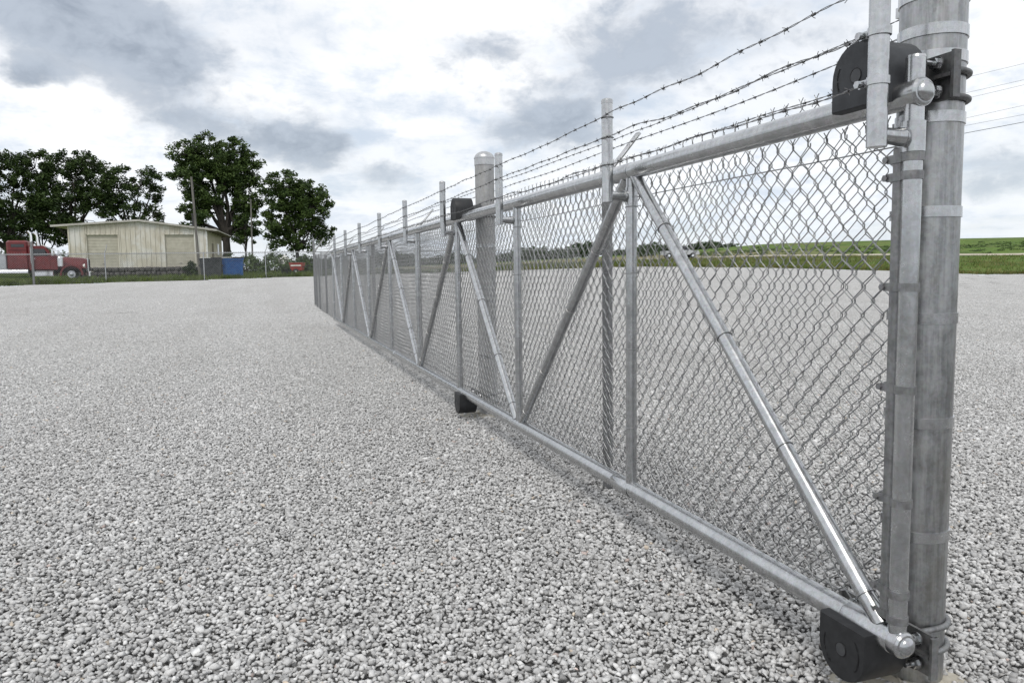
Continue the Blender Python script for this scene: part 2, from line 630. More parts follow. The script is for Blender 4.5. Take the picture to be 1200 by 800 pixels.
def stone_bank():
    phi = (1 + 5 ** .5) / 2
    iv = np.array([(-1, phi, 0), (1, phi, 0), (-1, -phi, 0), (1, -phi, 0), (0, -1, phi), (0, 1, phi), (0, -1, -phi), (0, 1, -phi), (phi, 0, -1), (phi, 0, 1), (-phi, 0, -1), (-phi, 0, 1)], float)
    iv /= np.linalg.norm(iv[0])
    fi = np.array([(0, 11, 5), (0, 5, 1), (0, 1, 7), (0, 7, 10), (0, 10, 11), (1, 5, 9), (5, 11, 4), (11, 10, 2), (10, 7, 6), (7, 1, 8), (3, 9, 4), (3, 4, 2), (3, 2, 6), (3, 6, 8), (3, 8, 9), (4, 9, 5), (2, 4, 11), (6, 2, 10), (8, 6, 7), (9, 8, 1)])
    bank = []
    for i in range(40):
        v = iv * (1 + rng.normal(0, .20, (12, 1))) + rng.normal(0, .14, (12, 3))
        v *= np.array([rng.uniform(.9, 1.35), rng.uniform(.75, 1.05), rng.uniform(.5, .8)])
        bank.append(v)
    return np.array(bank), fi


def chip_bank():
    """broken six-sided chips"""
    c = np.array([(x, y, z) for x in (-1, 1) for y in (-1, 1) for z in (-1, 1)], float)
    f = np.array([(0, 1, 3), (0, 3, 2), (4, 6, 7), (4, 7, 5), (0, 4, 5), (0, 5, 1), (2, 3, 7), (2, 7, 6), (0, 2, 6), (0, 6, 4), (1, 5, 7), (1, 7, 3)])
    bank = []
    for i in range(60):
        v = c * (1 + rng.normal(0, .22, (8, 1))) + rng.normal(0, .26, (8, 3))
        v[4:, 1:] *= rng.uniform(.45, 1.05)
        v[[1, 3, 5, 7], :2] *= rng.uniform(.55, 1.0)
        v *= np.array([rng.uniform(.85, 1.3), rng.uniform(.7, 1.0), rng.uniform(.42, .72)]) * .78
        bank.append(v)
    return np.array(bank), f


def place_stones(bank, fi, P, s, z, tint):
    m = len(P)
    k = bank.shape[1]
    yaw = rng.uniform(0, 2 * math.pi, m)
    tilt = rng.normal(0, .34, m)
    tilt2 = rng.normal(0, .34, m)
    v = bank[rng.integers(0, len(bank), m)] * s[:, None, None]
    ct, st = np.cos(tilt)[:, None], np.sin(tilt)[:, None]
    x, y, zz = v[..., 0], v[..., 1] * ct - v[..., 2] * st, v[..., 1] * st + v[..., 2] * ct
    c2, s2 = np.cos(tilt2)[:, None], np.sin(tilt2)[:, None]
    x, zz = x * c2 + zz * s2, -x * s2 + zz * c2
    cy, sy = np.cos(yaw)[:, None], np.sin(yaw)[:, None]
    X, Y = x * cy - y * sy, x * sy + y * cy
    V = np.stack([X + P[:, 0:1], Y + P[:, 1:2], zz + z[:, None]], -1).reshape(-1, 3)
    F = (fi[None] + (np.arange(m) * k)[:, None, None]).reshape(-1, 3)
    return V, F, np.repeat(tint, k, axis=0)


def gravel_tile(name, size, spacing, seed):
    global rng
    rng = np.random.default_rng(seed)
    n = int(round(size / spacing))
    spacing = size / n
    gx, gy = np.meshgrid(np.arange(n), np.arange(n))
    P = np.stack([(gx.ravel() + .5) * spacing, (gy.ravel() + .5) * spacing], 1) - size / 2
    P = P + rng.uniform(-.62, .62, P.shape) * spacing
    m = len(P)
    s = np.clip(rng.lognormal(math.log(.0074), .28, m), .0036, .0138)
    z = rng.uniform(-.007, .010, m) + s * .15
    g = np.clip(rng.normal(.54, .095, m), .24, .80)
    tint = np.stack([g, g * .993, g * .98, np.ones(m)], 1)
    warm = rng.random(m) < .005
    tint[warm] *= np.array([1.02, .90, .76, 1])
    pink = rng.random(m) < .003
    tint[pink] *= np.array([1.0, .84, .78, 1])
    drk = rng.random(m) < .03
    tint[drk, :3] *= .62
    chip = rng.random(m) < .68
    b1, f1 = chip_bank()
    b2, f2 = stone_bank()
    V1, F1, T1 = place_stones(b1, f1, P[chip], s[chip], z[chip], tint[chip])
    V2, F2, T2 = place_stones(b2, f2, P[~chip], s[~chip] * .95, z[~chip], tint[~chip])
    return np_mesh(name, np.concatenate([V1, V2]), np.concatenate([F1, F2 + len(V1)]), 'crushed_stone', link=False, tint=np.concatenate([T1, T2]))


TILE = 2.0
tiles = [gravel_tile('gravel_tile', TILE, .0117, 11 + i) for i in range(2)]


def gravel_object():
    pts, rots, var = [], [], []
    rr = random.Random(5)
    ys = np.arange(-3, 69, TILE)
    xs = np.arange(-62, 90, TILE)
    for x in xs:
        for y in ys:
            if y > Yb(x) - 1.0 or x < -78:
                continue
            d = SY * x + CY * y
            lat = CY * x - SY * y
            if d < -2 or d > 74:
                continue
            if abs(lat) > .78 * max(d, 0) + 3.2:
                continue
            h = .3
            sx = (T(x + h, y) - T(x - h, y)) / (2 * h)
            sy = (T(x, y + h) - T(x, y - h)) / (2 * h)
            pts.append((x, y, T(x, y)))
            k = rr.randrange(4)
            nrm = Vector((-sx, -sy, 1)).normalized()
            q = Vector((0, 0, 1)).rotation_difference(nrm) @ Matrix.Rotation(k * math.pi / 2, 3, 'Z').to_quaternion()
            rots.append(tuple(q.to_euler()))
            var.append(rr.randrange(2))
    me = bpy.data.meshes.new('gravel')
    me.from_pydata(pts, [], [])
    a = me.attributes.new('rot', 'FLOAT_VECTOR', 'POINT')
    a.data.foreach_set('vector', np.array(rots, dtype=np.float32).ravel())
    a = me.attributes.new('var', 'INT', 'POINT')
    a.data.foreach_set('value', np.array(var, dtype=np.int32))
    o = bpy.data.objects.new('gravel', me)
    COL.objects.link(o)
    me.materials.append(MATS['crushed_stone'])
    o['kind'] = 'stuff'
    tag(o, 'pale grey crushed stone gravel covering the whole yard', 'gravel')
    ng = bpy.data.node_groups.new('scatter_gravel', 'GeometryNodeTree')
    ng.interface.new_socket('Geometry', in_out='INPUT', socket_type='NodeSocketGeometry')
    ng.interface.new_socket('Geometry', in_out='OUTPUT', socket_type='NodeSocketGeometry')
    gi = ng.nodes.new('NodeGroupInput')
    go = ng.nodes.new('NodeGroupOutput')
    join = ng.nodes.new('GeometryNodeJoinGeometry')
    at_r = ng.nodes.new('GeometryNodeInputNamedAttribute')
    at_r.data_type = 'FLOAT_VECTOR'
    at_r.inputs[0].default_value = 'rot'
    at_v = ng.nodes.new('GeometryNodeInputNamedAttribute')
    at_v.data_type = 'INT'
    at_v.inputs[0].default_value = 'var'
    for i, t in enumerate(tiles):
        cmp_ = ng.nodes.new('FunctionNodeCompare')
        cmp_.data_type = 'INT'
        cmp_.operation = 'EQUAL'
        ins = [s for s in cmp_.inputs if s.enabled]
        ng.links.new(at_v.outputs[0], ins[0])
        ins[1].default_value = i
        oi = ng.nodes.new('GeometryNodeObjectInfo')
        oi.inputs[0].default_value = t
        ip = ng.nodes.new('GeometryNodeInstanceOnPoints')
        ng.links.new(gi.outputs[0], ip.inputs['Points'])
        ng.links.new(cmp_.outputs[0], ip.inputs['Selection'])
        ng.links.new(oi.outputs['Geometry'], ip.inputs['Instance'])
        ng.links.new(at_r.outputs[0], ip.inputs['Rotation'])
        ng.links.new(ip.outputs[0], join.inputs[0])
    ng.links.new(join.outputs[0], go.inputs[0])
    md = o.modifiers.new('scatter', 'NODES')
    md.node_group = ng
    return o


gravel_object()


# ------------------------------------------------------------------ chain link, barbed wire
def fabric(x0, y0, x1, y1, zb, zt, W=.033, h=.037, r=.0023, sides=4, fine=True, seed=1, jit=.0012, dz=None, base=None):
    """woven zig-zag wires along the line (x0,y0)-(x1,y1); dz(s) lifts the cloth along the ground"""
    R = np.random.default_rng(seed)
    L = math.hypot(x1 - x0, y1 - y0)
    ux, uy = (x1 - x0) / L, (y1 - y0) / L
    nx, ny = uy, -ux
    n = int(L / W)
    lev = int(round((zt - zb) / h))
    if lev % 2:
        lev += 1
    k = np.arange(n)[:, None]
    j = np.arange(lev + 1)[None, :]
    par = (j + k) % 2
    s = (k + par) * W + np.where(par == 1, .0022, -.0022)
    z = zb + j * h + 0 * k
    s = s + R.normal(0, jit, s.shape)
    z = z + R.normal(0, jit, z.shape)
    warp = .006 * np.sin(s * 2.1 + seed) + .004 * np.sin(s * 5.3 + z * 4)
    z = z + warp
    if fine:
        S = [s]
        Z = [z]
        D = [np.zeros_like(s)]
        # two extra points in every straight so that the wire passes from front to back
        s0, s1, z0, z1 = s[:, :-1], s[:, 1:], z[:, :-1], z[:, 1:]
        side = np.where(par[:, :-1] == 0, -1.0, 1.0) + 0 * s0
        arrs = []
        out_s = np.empty((n, lev * 3 + 1))
        out_z = np.empty_like(out_s)
        out_d = np.empty_like(out_s)
        out_s[:, 0::3], out_z[:, 0::3], out_d[:, 0::3] = s, z, 0
        for q, t in ((1, .2), (2, .8)):
            out_s[:, q::3] = s0 + (s1 - s0) * (.12 if q == 1 else .88)
            out_z[:, q::3] = z0 + (z1 - z0) * t
            out_d[:, q::3] = side * .0042
        s, z, d = out_s, out_z, out_d
    else:
        d = np.zeros_like(s)
    bulge = .008 * np.sin(s * 1.7 + seed) * np.sin((z - zb) * 2.2)
    d = d + bulge
    if dz is not None:
        z = z + dz(s)
    P = np.stack([x0 + ux * s + nx * d, y0 + uy * s + ny * d, z], -1)
    # twisted ends that stick up above the top edge: pairs of wires end in a short curl
    V, F = tubes_np(P, r, sides)
    ends = []
    for i in range(n):
        if (lev + i) % 2 == 0:
            continue
        e = P[i, -1]
        for q in (-1, 1):
            lean = .006 * q
            ends.append([e, e + np.array([ux * lean * .4, uy * lean * .4, .010]), e + np.array([ux * lean * 1.6, uy * lean * 1.6, .019])])
    V2, F2 = tubes_np(np.array(ends), r * .9, max(3, sides - 1))
    if sides >= 4 or True:
        V = np.concatenate([V, V2])
        F = np.concatenate([F, F2 + len(V) - len(V2)])
    return V, F


def barbed(pts, seed, step=.014, barb=.1, r=.0012, tw=.0015):
    """two twisted wires along a polyline, with four-point barbs"""
    R = np.random.default_rng(seed)
    pts = np.array(pts, float)
    seg = np.linalg.norm(np.diff(pts, axis=0), axis=1)
    cum = np.concatenate([[0], np.cumsum(seg)])
    L = cum[-1]
    n = int(L / step)
    s = np.linspace(0, L, n)
    C = np.stack([np.interp(s, cum, pts[:, i]) for i in range(3)], 1)
    # slack between the arms
    sag = np.zeros(n)
    for a, b in zip(cum[:-1], cum[1:]):
        q = (s >= a) & (s <= b)
        t = (s[q] - a) / max(b - a, 1e-6)
        amp = R.uniform(.002, .012) * min(1, (b - a) / 1.5)
        sag[q] = -4 * amp * t * (1 - t) + R.normal(0, .003) * np.sin(t * math.pi * 3) + R.normal(0, .002) * np.sin(t * math.pi * 7)
    C[:, 2] += sag
    t = np.gradient(C, axis=0)
    t /= np.linalg.norm(t, axis=1, keepdims=True)
    side = np.cross(t, np.array([0, 0, 1.0]))
    side /= np.linalg.norm(side, axis=1, keepdims=True)
    up = np.cross(side, t)
    ph = s / .055 * 2 * math.pi / 2 + R.uniform(0, 6)
    off = tw * (np.cos(ph)[:, None] * side + np.sin(ph)[:, None] * up)
    Vs, Fs, o = [], [], 0
    for sg in (1, -1):
        V, F = tubes_np((C + sg * off)[None], r, 3)
        Vs.append(V)
        Fs.append(F + o)
        o += len(V)
    nb = int(L / barb)
    wraps, spikes = [], []
    for i in range(nb):
        k = int(np.clip((i + .5 + R.normal(0, .08)) * barb / L * n, 1, n - 2))
        c, tt, sd, uu = C[k], t[k], side[k], up[k]
        wraps.append([c - tt * .006, c - tt * .003, c + tt * .003, c + tt * .006])
        a0 = R.uniform(0, math.pi)
        for q in range(4):
            a = a0 + q * math.pi / 2 + R.normal(0, .2)
            dr = math.cos(a) * sd + math.sin(a) * uu
            b0 = c + tt * (.004 if q % 2 else -.004)
            spikes.append([b0 + dr * .001, b0 + dr * .005 + tt * R.normal(0, .002), b0 + dr * .0098 + tt * R.normal(0, .004)])
    if wraps:
        V, F = tubes_np(np.array(wraps), .0036, 5)
        Vs.append(V); Fs.append(F + o); o += len(V)
        V, F = tubes_np(np.array(spikes), .0010, 3)
        Vs.append(V); Fs.append(F + o); o += len(V)
    return np.concatenate(Vs), np.concatenate(Fs)


# ------------------------------------------------------------------ sliding gate
GX = 1.374
ZB, ZT = .10, 1.34
U_Y = [1.345, 2.68, 4.05, 5.39, 6.86, 8.37, 10.08, 11.75, 13.45, 14.95]
gate = thing('sliding_gate', 'long galvanized chain link sliding gate with diagonal pipe braces, hung on the round roller posts', 'gate')
AXO = -.10           # barb arms stand in front of the rail


def ring_pts(c, axis, r, n=20, a0=0.0, a1=2 * math.pi):
    axis = Vector(axis).normalized()
    a = Vector((0, 0, 1)) if abs(axis.z) < .9 else Vector((1, 0, 0))
    u = axis.cross(a).normalized()
    w = axis.cross(u)
    return [Vector(c) + r * (math.cos(a0 + (a1 - a0) * i / n) * u + math.sin(a0 + (a1 - a0) * i / n) * w) for i in range(n)]


def band(mb, c, axis, r, h, t=.0025, n=28):
    """a flat strap round a pipe"""
    axis = Vector(axis).normalized()
    mb.path([Vector(c) - axis * h / 2, Vector(c) - axis * h / 2 * .98, Vector(c) + axis * h / 2 * .98, Vector(c) + axis * h / 2],
            [r - .001, r + t, r + t, r - .001], n, caps=False)
    return mb


def tie(parent, c, axis, r, name='tie_wire'):
    mb = MB()
    ax = Vector(axis).normalized()
    pts = ring_pts(c, ax + Vector((0, .06, .08)), r + .0018, 14)
    mb.path(pts, .0018, 5, closed=True)
    # short twisted tail towards the cloth
    mb.path([Vector(c) + Vector((r + .001, .0, .002)), Vector(c) + Vector((r + .02, .006, .008)), Vector(c) + Vector((r + .028, .02, .004))], .0017, 5)
    return mb.build(name, 'wire', parent)


def make_gate():
    y0, y1 = U_Y[0] - .022, U_Y[-1] + .03
    rr = random.Random(3)
    for z, nm in ((ZT, 'top_rail'), (ZB, 'bottom_rail')):
        mb = MB()
        pts = [(GX, y0, z)] + [(GX + rr.uniform(-.0015, .0015), y, z + rr.uniform(-.002, .002)) for y in np.arange(y0 + .8, y1 - .4, .9)] + [(GX, y1, z)]
        mb.path(pts, .031, 24)
        o = mb.build(nm, 'galv', gate)
        MB().path([(GX, y0 + .002, z), (GX, y0 - .006, z), (GX, y0 - .007, z)], [.0312, .0265, .0222], 24).dome((GX, y0 - .006, z), (0, -1, 0), .0222, .014, 24, 6).build('end_cap', 'galv', o)
        # sleeves where two lengths of pipe are joined
        for ys in ((y0 + .10,) if z == ZB else ()) + (U_Y[1] + .06, U_Y[5] - .2):
            MB().path([(GX, ys - .075, z), (GX, ys - .07, z), (GX, ys + .07, z), (GX, ys + .075, z)], [.0312, .0335, .0335, .0312], 24, caps=False).build('pipe_sleeve', 'galv', o)
    for i, y in enumerate(U_Y):
        r = .0205 if i == 0 else .0215
        mb = MB().path([(GX, y, ZB + .01), (GX, y, .6), (GX, y, ZT + (.075 if i == 0 else -.015))], r, 20)
        o = mb.build('upright', 'galv', gate)
        if i == 0:
            MB().path([(GX, y, ZT + .074), (GX, y, ZT + .080)], [.0210, .0195], 20).build('upright_lid', 'galv', o)
        if i:
            for z in (.32, .62, .92, 1.2):
                tie(gate, (GX, y, z + rr.uniform(-.04, .04)), (0, 0, 1), r)
    # diagonal braces in V pairs
    for i in range(len(U_Y) - 1):
        top, bot = (i + 1, i) if i % 2 == 0 else (i, i + 1)
        yt, yb = U_Y[top], U_Y[bot]
        s = 1 if yb < yt else -1
        a = Vector((GX, yt - s * .035, ZT - .022))
        b = Vector((GX, yb + s * .045, ZB + .022))
        MB().path([a, a.lerp(b, .5), b], .0222, 20).build('brace', 'galv', gate)
        for t in (.2, .45, .72, .93):
            tie(gate, a.lerp(b, t + rr.uniform(-.03, .03)), b - a, .0222)
    # barb arms on short elbows
    for i, y in enumerate(U_Y[:-1]):
        x = GX + AXO
        tilt = rr.uniform(-.004, .004)
        ztop = 1.64 if i == 0 else 1.592
        mb = MB().path([(x, y, 1.222), (x + tilt * .3, y + tilt, 1.4), (x + tilt * .6, y + tilt * 2, ztop)], .0212, 20)
        o = mb.build('barb_arm', 'galv', gate)
        MB().path([(x + tilt * .6, y + tilt * 2, ztop - .003), (x + tilt * .6, y + tilt * 2, ztop + .008)], .0222, 20).dome((x + tilt * .6, y + tilt * 2, ztop + .008), (0, 0, 1), .0222, .009, 20, 4).build('arm_cap', 'galv_bright', o)
        # elbow: runs from the arm to the upright and turns down into it
        c = MB().path([(x + .012, y, 1.248), (x + .05, y, 1.246), (GX - .03, y, 1.246)], [.0165, .0185, .0215], 16)
        c.dome((GX - .034, y, 1.246), (1, 0, 0), .0225, .02, 16, 4)
        c.path([(GX - .0, y, 1.215), (GX, y, 1.28)], .0245, 18)
        c.build('elbow', 'galv', o)
        if i == 0:
            for zz in (1.36, 1.462, 1.558):
                bb = band(MB(), (x, y, zz), (0, 0, 1), .0212, .017, .0028)
                bb.box((x - .002, y + .034, zz), (.016, .026, .017))
                bb.path([(x - .018, y + .040, zz), (x + .018, y + .040, zz)], .0045, 6)
                bb.path([(x - .022, y + .040, zz), (x - .014, y + .040, zz)], .0085, 6)
                bb.build('wire_clamp', 'galv', gate)
        else:
            for zz in (1.36, 1.461, 1.535):
                MB().path(ring_pts((x, y, zz), (0, .05, 1), .0228, 16), .0016, 5, closed=True).build('wire_clip', 'barb_steel', gate)
    # barbed strands
    for q, zz in enumerate((1.535, 1.461, 1.36)):
        pts = [(GX + AXO - .004, U_Y[0] + .045, zz if q else 1.558)] + [(GX + AXO - .0235, y, zz + rr.uniform(-.004, .004)) for y in U_Y[1:-1]] + [(GX + AXO - .0, U_Y[-1], zz - .05)]
        V, F = barbed(pts, 20 + q)
        np_mesh('barbed_wire', V, F, 'barb_steel', gate, kind='stuff', smooth=True)
    # cloth, tied to the far side of the pipes
    V, F = fabric(GX + .036, U_Y[0] + .045, GX + .036, U_Y[-1] - .01, ZB + .012, ZT - .045, seed=3, sides=4, jit=.0016, r=.0019)
    np_mesh('chain_link_fabric', V, F, 'wire', gate, kind='stuff', smooth=True)
    for zz in (1.245,):
        V, F = tubes_np(np.array([[(GX + .042, y, zz + .003 * math.sin(y * 3.1)) for y in np.linspace(U_Y[0] + .03, U_Y[-1], 60)]]), .0019, 5)
        np_mesh('tension_wire', V, F, 'wire', gate, smooth=True)
    # end of the cloth at the near upright: bar and bands
    y = U_Y[0]
    MB().box((GX + .034, y + .052, .715), (.005, .018, 1.15)).build('tension_bar', 'galv_dull', gate, smooth=0)
    MB().bbox((GX - .004, y + .034, .69), (.012, .027, 1.08), .003).build('edge_strip', 'galv_dull', gate, smooth=0)
    for z in (.155, .215, .43, .69, .92, 1.165, 1.205):
        bb = band(MB(), (GX, y, z), (0, 0, 1), .0205, .019, .0028)
        bb.box((GX - .0115, y + .036, z), (.003, .046, .0185))
        bb.box((GX + .0065, y + .040, z), (.003, .054, .0185))
        bb.path([(GX - .012, y + .062, z), (GX + .036, y + .062, z)], .0042, 6)
        bb.path([(GX - .017, y + .062, z), (GX - .006, y + .062, z)], .008, 6)
        bb.build('tension_band', 'galv_dull', gate)


make_gate()


# ------------------------------------------------------------------ roller posts
def d_profile(w, h, r, flip=False, n=14):
    """flat on one side, round on the other"""
    pts = [(-w / 2, 0)]
    pts = []
    hw = w / 2
    straight = h - hw
    pts.append((-hw, 0))
    for i in range(n + 1):
        a = math.pi - math.pi * i / n
        pts.append((hw * math.cos(a), straight + hw * math.sin(a)))
    pts.append((hw, 0))
    if flip:
        pts = [(p[0], -p[1]) for p in pts][::-1]
    return pts


def roller(parent, yc, z, top, bracket_mat, pr, px_post, faded, yp):
    """guarded roller bolted to the post: cover (> hub, marks), bracket (> bolts), two U-bolts"""
    xf, xb = GX - .06, GX + .068
    h = .15 if top else .145
    prof = d_profile(.156, h, 0, flip=not top)
    z0 = ZT - .012 if top else ZB + .006
    mb = MB()
    # shell with a chamfered rim
    n = len(prof)
    cz = z0 + (h * .5 if top else -h * .5)

    def ring(x, k):
        return [(x, yc + .0 + p[0] * k, cz + (z0 + p[1] - cz) * k) for p in prof]
    rings = [ring(xf, .96), ring(xf + .006, 1.0), ring(xb - .006, 1.0), ring(xb, .96)]
    vs = [p for r_ in rings for p in r_]
    fs = [tuple(range(n)), tuple(range(4 * n - 1, 3 * n - 1, -1))]
    for q in range(3):
        for i in range(n):
            j = (i + 1) % n
            fs.append((q * n + j, q * n + i, q * n + n + i, q * n + n + j))
    mb.add(vs, fs)
    o = mb.build('roller_cover', 'black_plastic_faded' if faded else 'black_plastic', parent, smooth=35)
    hz = z0 + (h - .078) * (1 if top else -1)
    hub = MB().path([(xf - .0012, yc, hz), (xf + .002, yc, hz)], .0155, 24)
    hub.build('hub_disc', 'cover_hub', o)
    MB().path(ring_pts((xf - .001, yc, hz), (1, 0, 0), .0165, 24), .0011, 6, closed=True).build('hub_ring', 'black_mark', o)
    # raised lettering along the rim, too worn to read
    mk = MB()
    rr = random.Random(int(z * 100) + 4)
    for a0, a1 in (((150, 205), ) if top else ((165, 235), (-40, 40))):
        a = a0
        while a < a1:
            if rr.random() < .86:
                t = math.radians(a)
                dy, dz = math.cos(t), math.sin(t)
                R0 = .058
                c = Vector((xf - .0006, yc - dy * R0, hz + dz * R0))
                M = Matrix.Rotation(-t, 3, 'X')
                mk.box(c, (.0014, .0016 + rr.random() * .002, .0066), mat=M)
                if rr.random() < .6:
                    mk.box(c + M @ Vector((0, .0015, rr.choice((-.0025, 0, .0025)))), (.0014, .003, .0014), mat=M)
            a += 5.2
    mk.build('rim_lettering', 'black_mark', o, smooth=0, kind='stuff')
    # dark roller wheel ends seen inside
    MB().path([(xb - .002, yc, hz), (xb + .03, yc, hz)], .011, 12).build('axle', 'dark_bracket', parent)
    # bracket
    xp = px_post - pr - .004
    bz = (1.388 if top else .042)
    br = MB()
    br.box((xp - .004, yp, bz), (.008, .296, .102))
    br.box((xp - .010, yp - .148, bz), (.020, .008, .102))
    br.box((xp - .010, yp + .148, bz), (.020, .008, .102))
    br.box((xp - .013, yp, bz), (.018, .284, .008))
    br.box((xb + (xp - xb) * .5, yc, hz), (max(.008, xp - xb), .07, .05))
    b = br.build('bracket', bracket_mat, parent, smooth=0)
    for zz in (bz + .03, bz - .03):
        for sy in (-1, 1):
            yy = yp + sy * (pr + .030)
            bo = MB()
            bo.path([(xp - .05, yy, zz), (xp - .008, yy, zz)], .0062, 10)
            bo.path([(xp - .030, yy, zz), (xp - .018, yy, zz)], .0125, 6)
            bo.path([(xp - .018, yy, zz), (xp - .014, yy, zz)], .0165, 16)
            bo.build('bolt', 'galv', b)
        pts = [(xp, yp - (pr + .006), zz), (px_post, yp - (pr + .006), zz)]
        for i in range(1, 15):
            a = -math.pi / 2 + math.pi * i / 15
            pts.append((px_post + (pr + .006) * math.cos(a), yp + (pr + .006) * math.sin(a), zz))
        pts += [(px_post, yp + (pr + .006), zz), (xp, yp + (pr + .006), zz)]
        MB().path(pts, .0075, 10).build('u_bolt', bracket_mat, parent)


def roller_post(label, x, y, r, top_z, mat, bands, group, faded, brack, cov=.03):
    P = thing('roller_post', label, 'gate post', (x, y, 0), group=group)
    MB().path([(x, y, -.2), (x, y, .7), (x, y, top_z)], r, 40, caps=True).build('post', mat, P)
    cp = MB().path([(x, y, top_z - .05), (x, y, top_z)], r + .003, 40, caps=False)
    cp.dome((x, y, top_z), (0, 0, 1), r + .003, r * .72, 40, 8)
    cp.path([(x, y, top_z - .003), (x, y, top_z + .003)], r + .0055, 40)
    cp.build('dome_cap', 'galv_bright', P)
    for z in bands:
        bb = band(MB(), (x, y, z), (0, 0, 1), r, .026, .0032, 40)
        bb.box((x + .0, y + r + .016, z), (.018, .036, .025))
        bb.build('tension_band', 'galv', P)
    roller(P, y - cov, 1.39, True, brack, r, x, faded, y)
    roller(P, y - cov, .05, False, 'galv_dull', r, x, False, y)
    # poured footing, slightly uneven
    ft = []
    rr = random.Random(int(y * 10))
    pts = []
    N = 30
    for i in range(N):
        a = 2 * math.pi * i / N
        k = 1 + rr.uniform(-.05, .05)
        pts.append((k * math.cos(a), k * math.sin(a)))
    vs, fs = [], []
    for R_, z in ((.175, -.13), (.17, -.086), (.155, -.077), (.0, -.070)):
        for c, s in pts:
            vs.append((x - .06 + R_ * c, y - .01 + R_ * s, z + rr.uniform(-.003, .003)))
    for q in range(3):
        for i in range(N):
            j = (i + 1) % N
            fs.append((q * N + i, q * N + j, q * N + N + j, q * N + N + i))
    MB().add(vs, fs).build('concrete_footing', 'concrete', P, smooth=60)
    return P


FX = 1.566
roller_post('thick galvanized roller post at the near end of the sliding gate', FX, 1.485, .0735, 1.86, 'galv_post',
            (.30, .585, .84, 1.095, 1.315, 1.455, 1.515, 1.60), 'roller posts', True, 'dark_bracket')
roller_post('dome-capped grey roller post behind the middle of the sliding gate', FX + .02, 5.385, .069, 1.775, 'galv_concrete',
            (.35, .75, 1.15), 'roller posts', False, 'dark_bracket', .13)

# ------------------------------------------------------------------ fixed fence behind the gate
CORNER = (FX, 22.75)
ff = thing('chain_link_fence', 'chain link fence line with angled barbed wire arms, running close behind the sliding gate', 'fence', (FX, 3.3, 0))


def make_fixed_fence():
    posts = [3.3, 7.75, 10.95, 14.6, 18.9, 22.75]
    rr = random.Random(8)
    ZF = 1.385
    for i, y in enumerate(posts):
        g = max(0, T(FX, y))
        r = .0245 if i < 5 else .03
        zt = ZF + .02 + g if i < 5 else 1.93
        o = MB().path([(FX, y, -.2), (FX, y, zt)], r, 18).build('post', 'galv_dull', ff)
        if i < 5:
            a = MB().path([(FX, y, zt - .015), (FX, y, zt + .012), (FX + .012, y, zt + .03)], [r + .004, r + .004, r * .8], 14)
            for sy in (-.011, .011):
                a.path([(FX + .0, y + sy, zt + .008), (FX + .078, y + sy, zt + .095), (FX + .155, y + sy, zt + .188)], .0085, 8)
            a.box((FX + .155, y, zt + .188), (.026, .036, .014), mat=Matrix.Rotation(-.85, 3, 'Y'))
            a.build('barb_arm', 'galv', o)
        else:
            MB().dome((FX, y, zt), (0, 0, 1), r + .002, .024, 18).build('post_cap', 'galv_bright', o)
        for z in (.25, .6, .95, 1.25):
            MB().path(ring_pts((FX - .0, y, z + g), (0, .05, 1), r + .0018, 14), .0017, 5, closed=True).build('tie_wire', 'wire', ff)
    # cloth on the gate side of the posts
    y0, y1 = 1.58, 22.75
    ym = y0 + .033 * 2 * int(6.6 / .066)
    lift = lambda s_: np.interp(s_ + ym, [0, 19, 30], [0, 0, T(FX, 30)])
    V, F = fabric(FX - .034, y0, FX - .034, ym, -.045, ZF, seed=9, sides=3, fine=True, r=.0016)
    V2, F2 = fabric(FX - .034, ym, FX - .034, y1, -.045, ZF, seed=10, sides=3, fine=False, r=.0016, dz=lift)
    F = np.concatenate([F, F2 + len(V)])
    V = np.concatenate([V, V2])
    V = V - np.array([FX, 3.3, 0])
    np_mesh('chain_link_fabric', V, F, 'wire', ff, kind='stuff', smooth=True)
    for zz in (1.40, .06):
        V, F = tubes_np(np.array([[(-.038, y - 3.3, zz + max(0, T(FX, y)) + .003 * math.sin(y * 2)) for y in np.linspace(y0, y1, 60)]]), .002, 4)
        np_mesh('tension_wire', V, F, 'wire', ff, smooth=True)
    for q, (dx, zz) in enumerate(((.155, 1.618), (.105, 1.557), (.045, 1.470))):
        pts = [(dx * (.4), 1.50 - 3.3 + .02, zz)] + [(dx, y - 3.3, zz + max(0, T(FX, y)) + rr.uniform(-.004, .004)) for y in posts[:-1]] + [(0.02, posts[-1] - 3.3, zz + .1)]
        V, F = barbed(pts, 40 + q, step=.018)
        np_mesh('barbed_wire', V, F, 'barb_steel', ff, kind='stuff', smooth=True)
    # stay from the corner post down to the next post
    MB().path([(FX, 22.72, 1.55), (FX - .02, 18.95, 1.80)], .016, 10).build('stay_pipe', 'galv_bright', ff)
    # end posts of the return by the corner
    for y in (20.6, 21.6):
        MB().path([(FX - .03, y, -.1), (FX - .03, y, 1.46)], .02, 12).build('post', 'galv_dull', ff)


make_fixed_fence()

# ------------------------------------------------------------------ far fence on the left
LF0, LF1 = (-40.0, 41.0), (30.0, 69.75)
lf = thing('boundary_fence', 'grey chain link boundary fence at the far left, in front of the truck', 'fence', (-9.0, 53.7, T(-9.0, 53.7)))


def lf_pt(x):
    t = (x - LF0[0]) / (LF1[0] - LF0[0])
    return LF0[1] + (LF1[1] - LF0[1]) * t


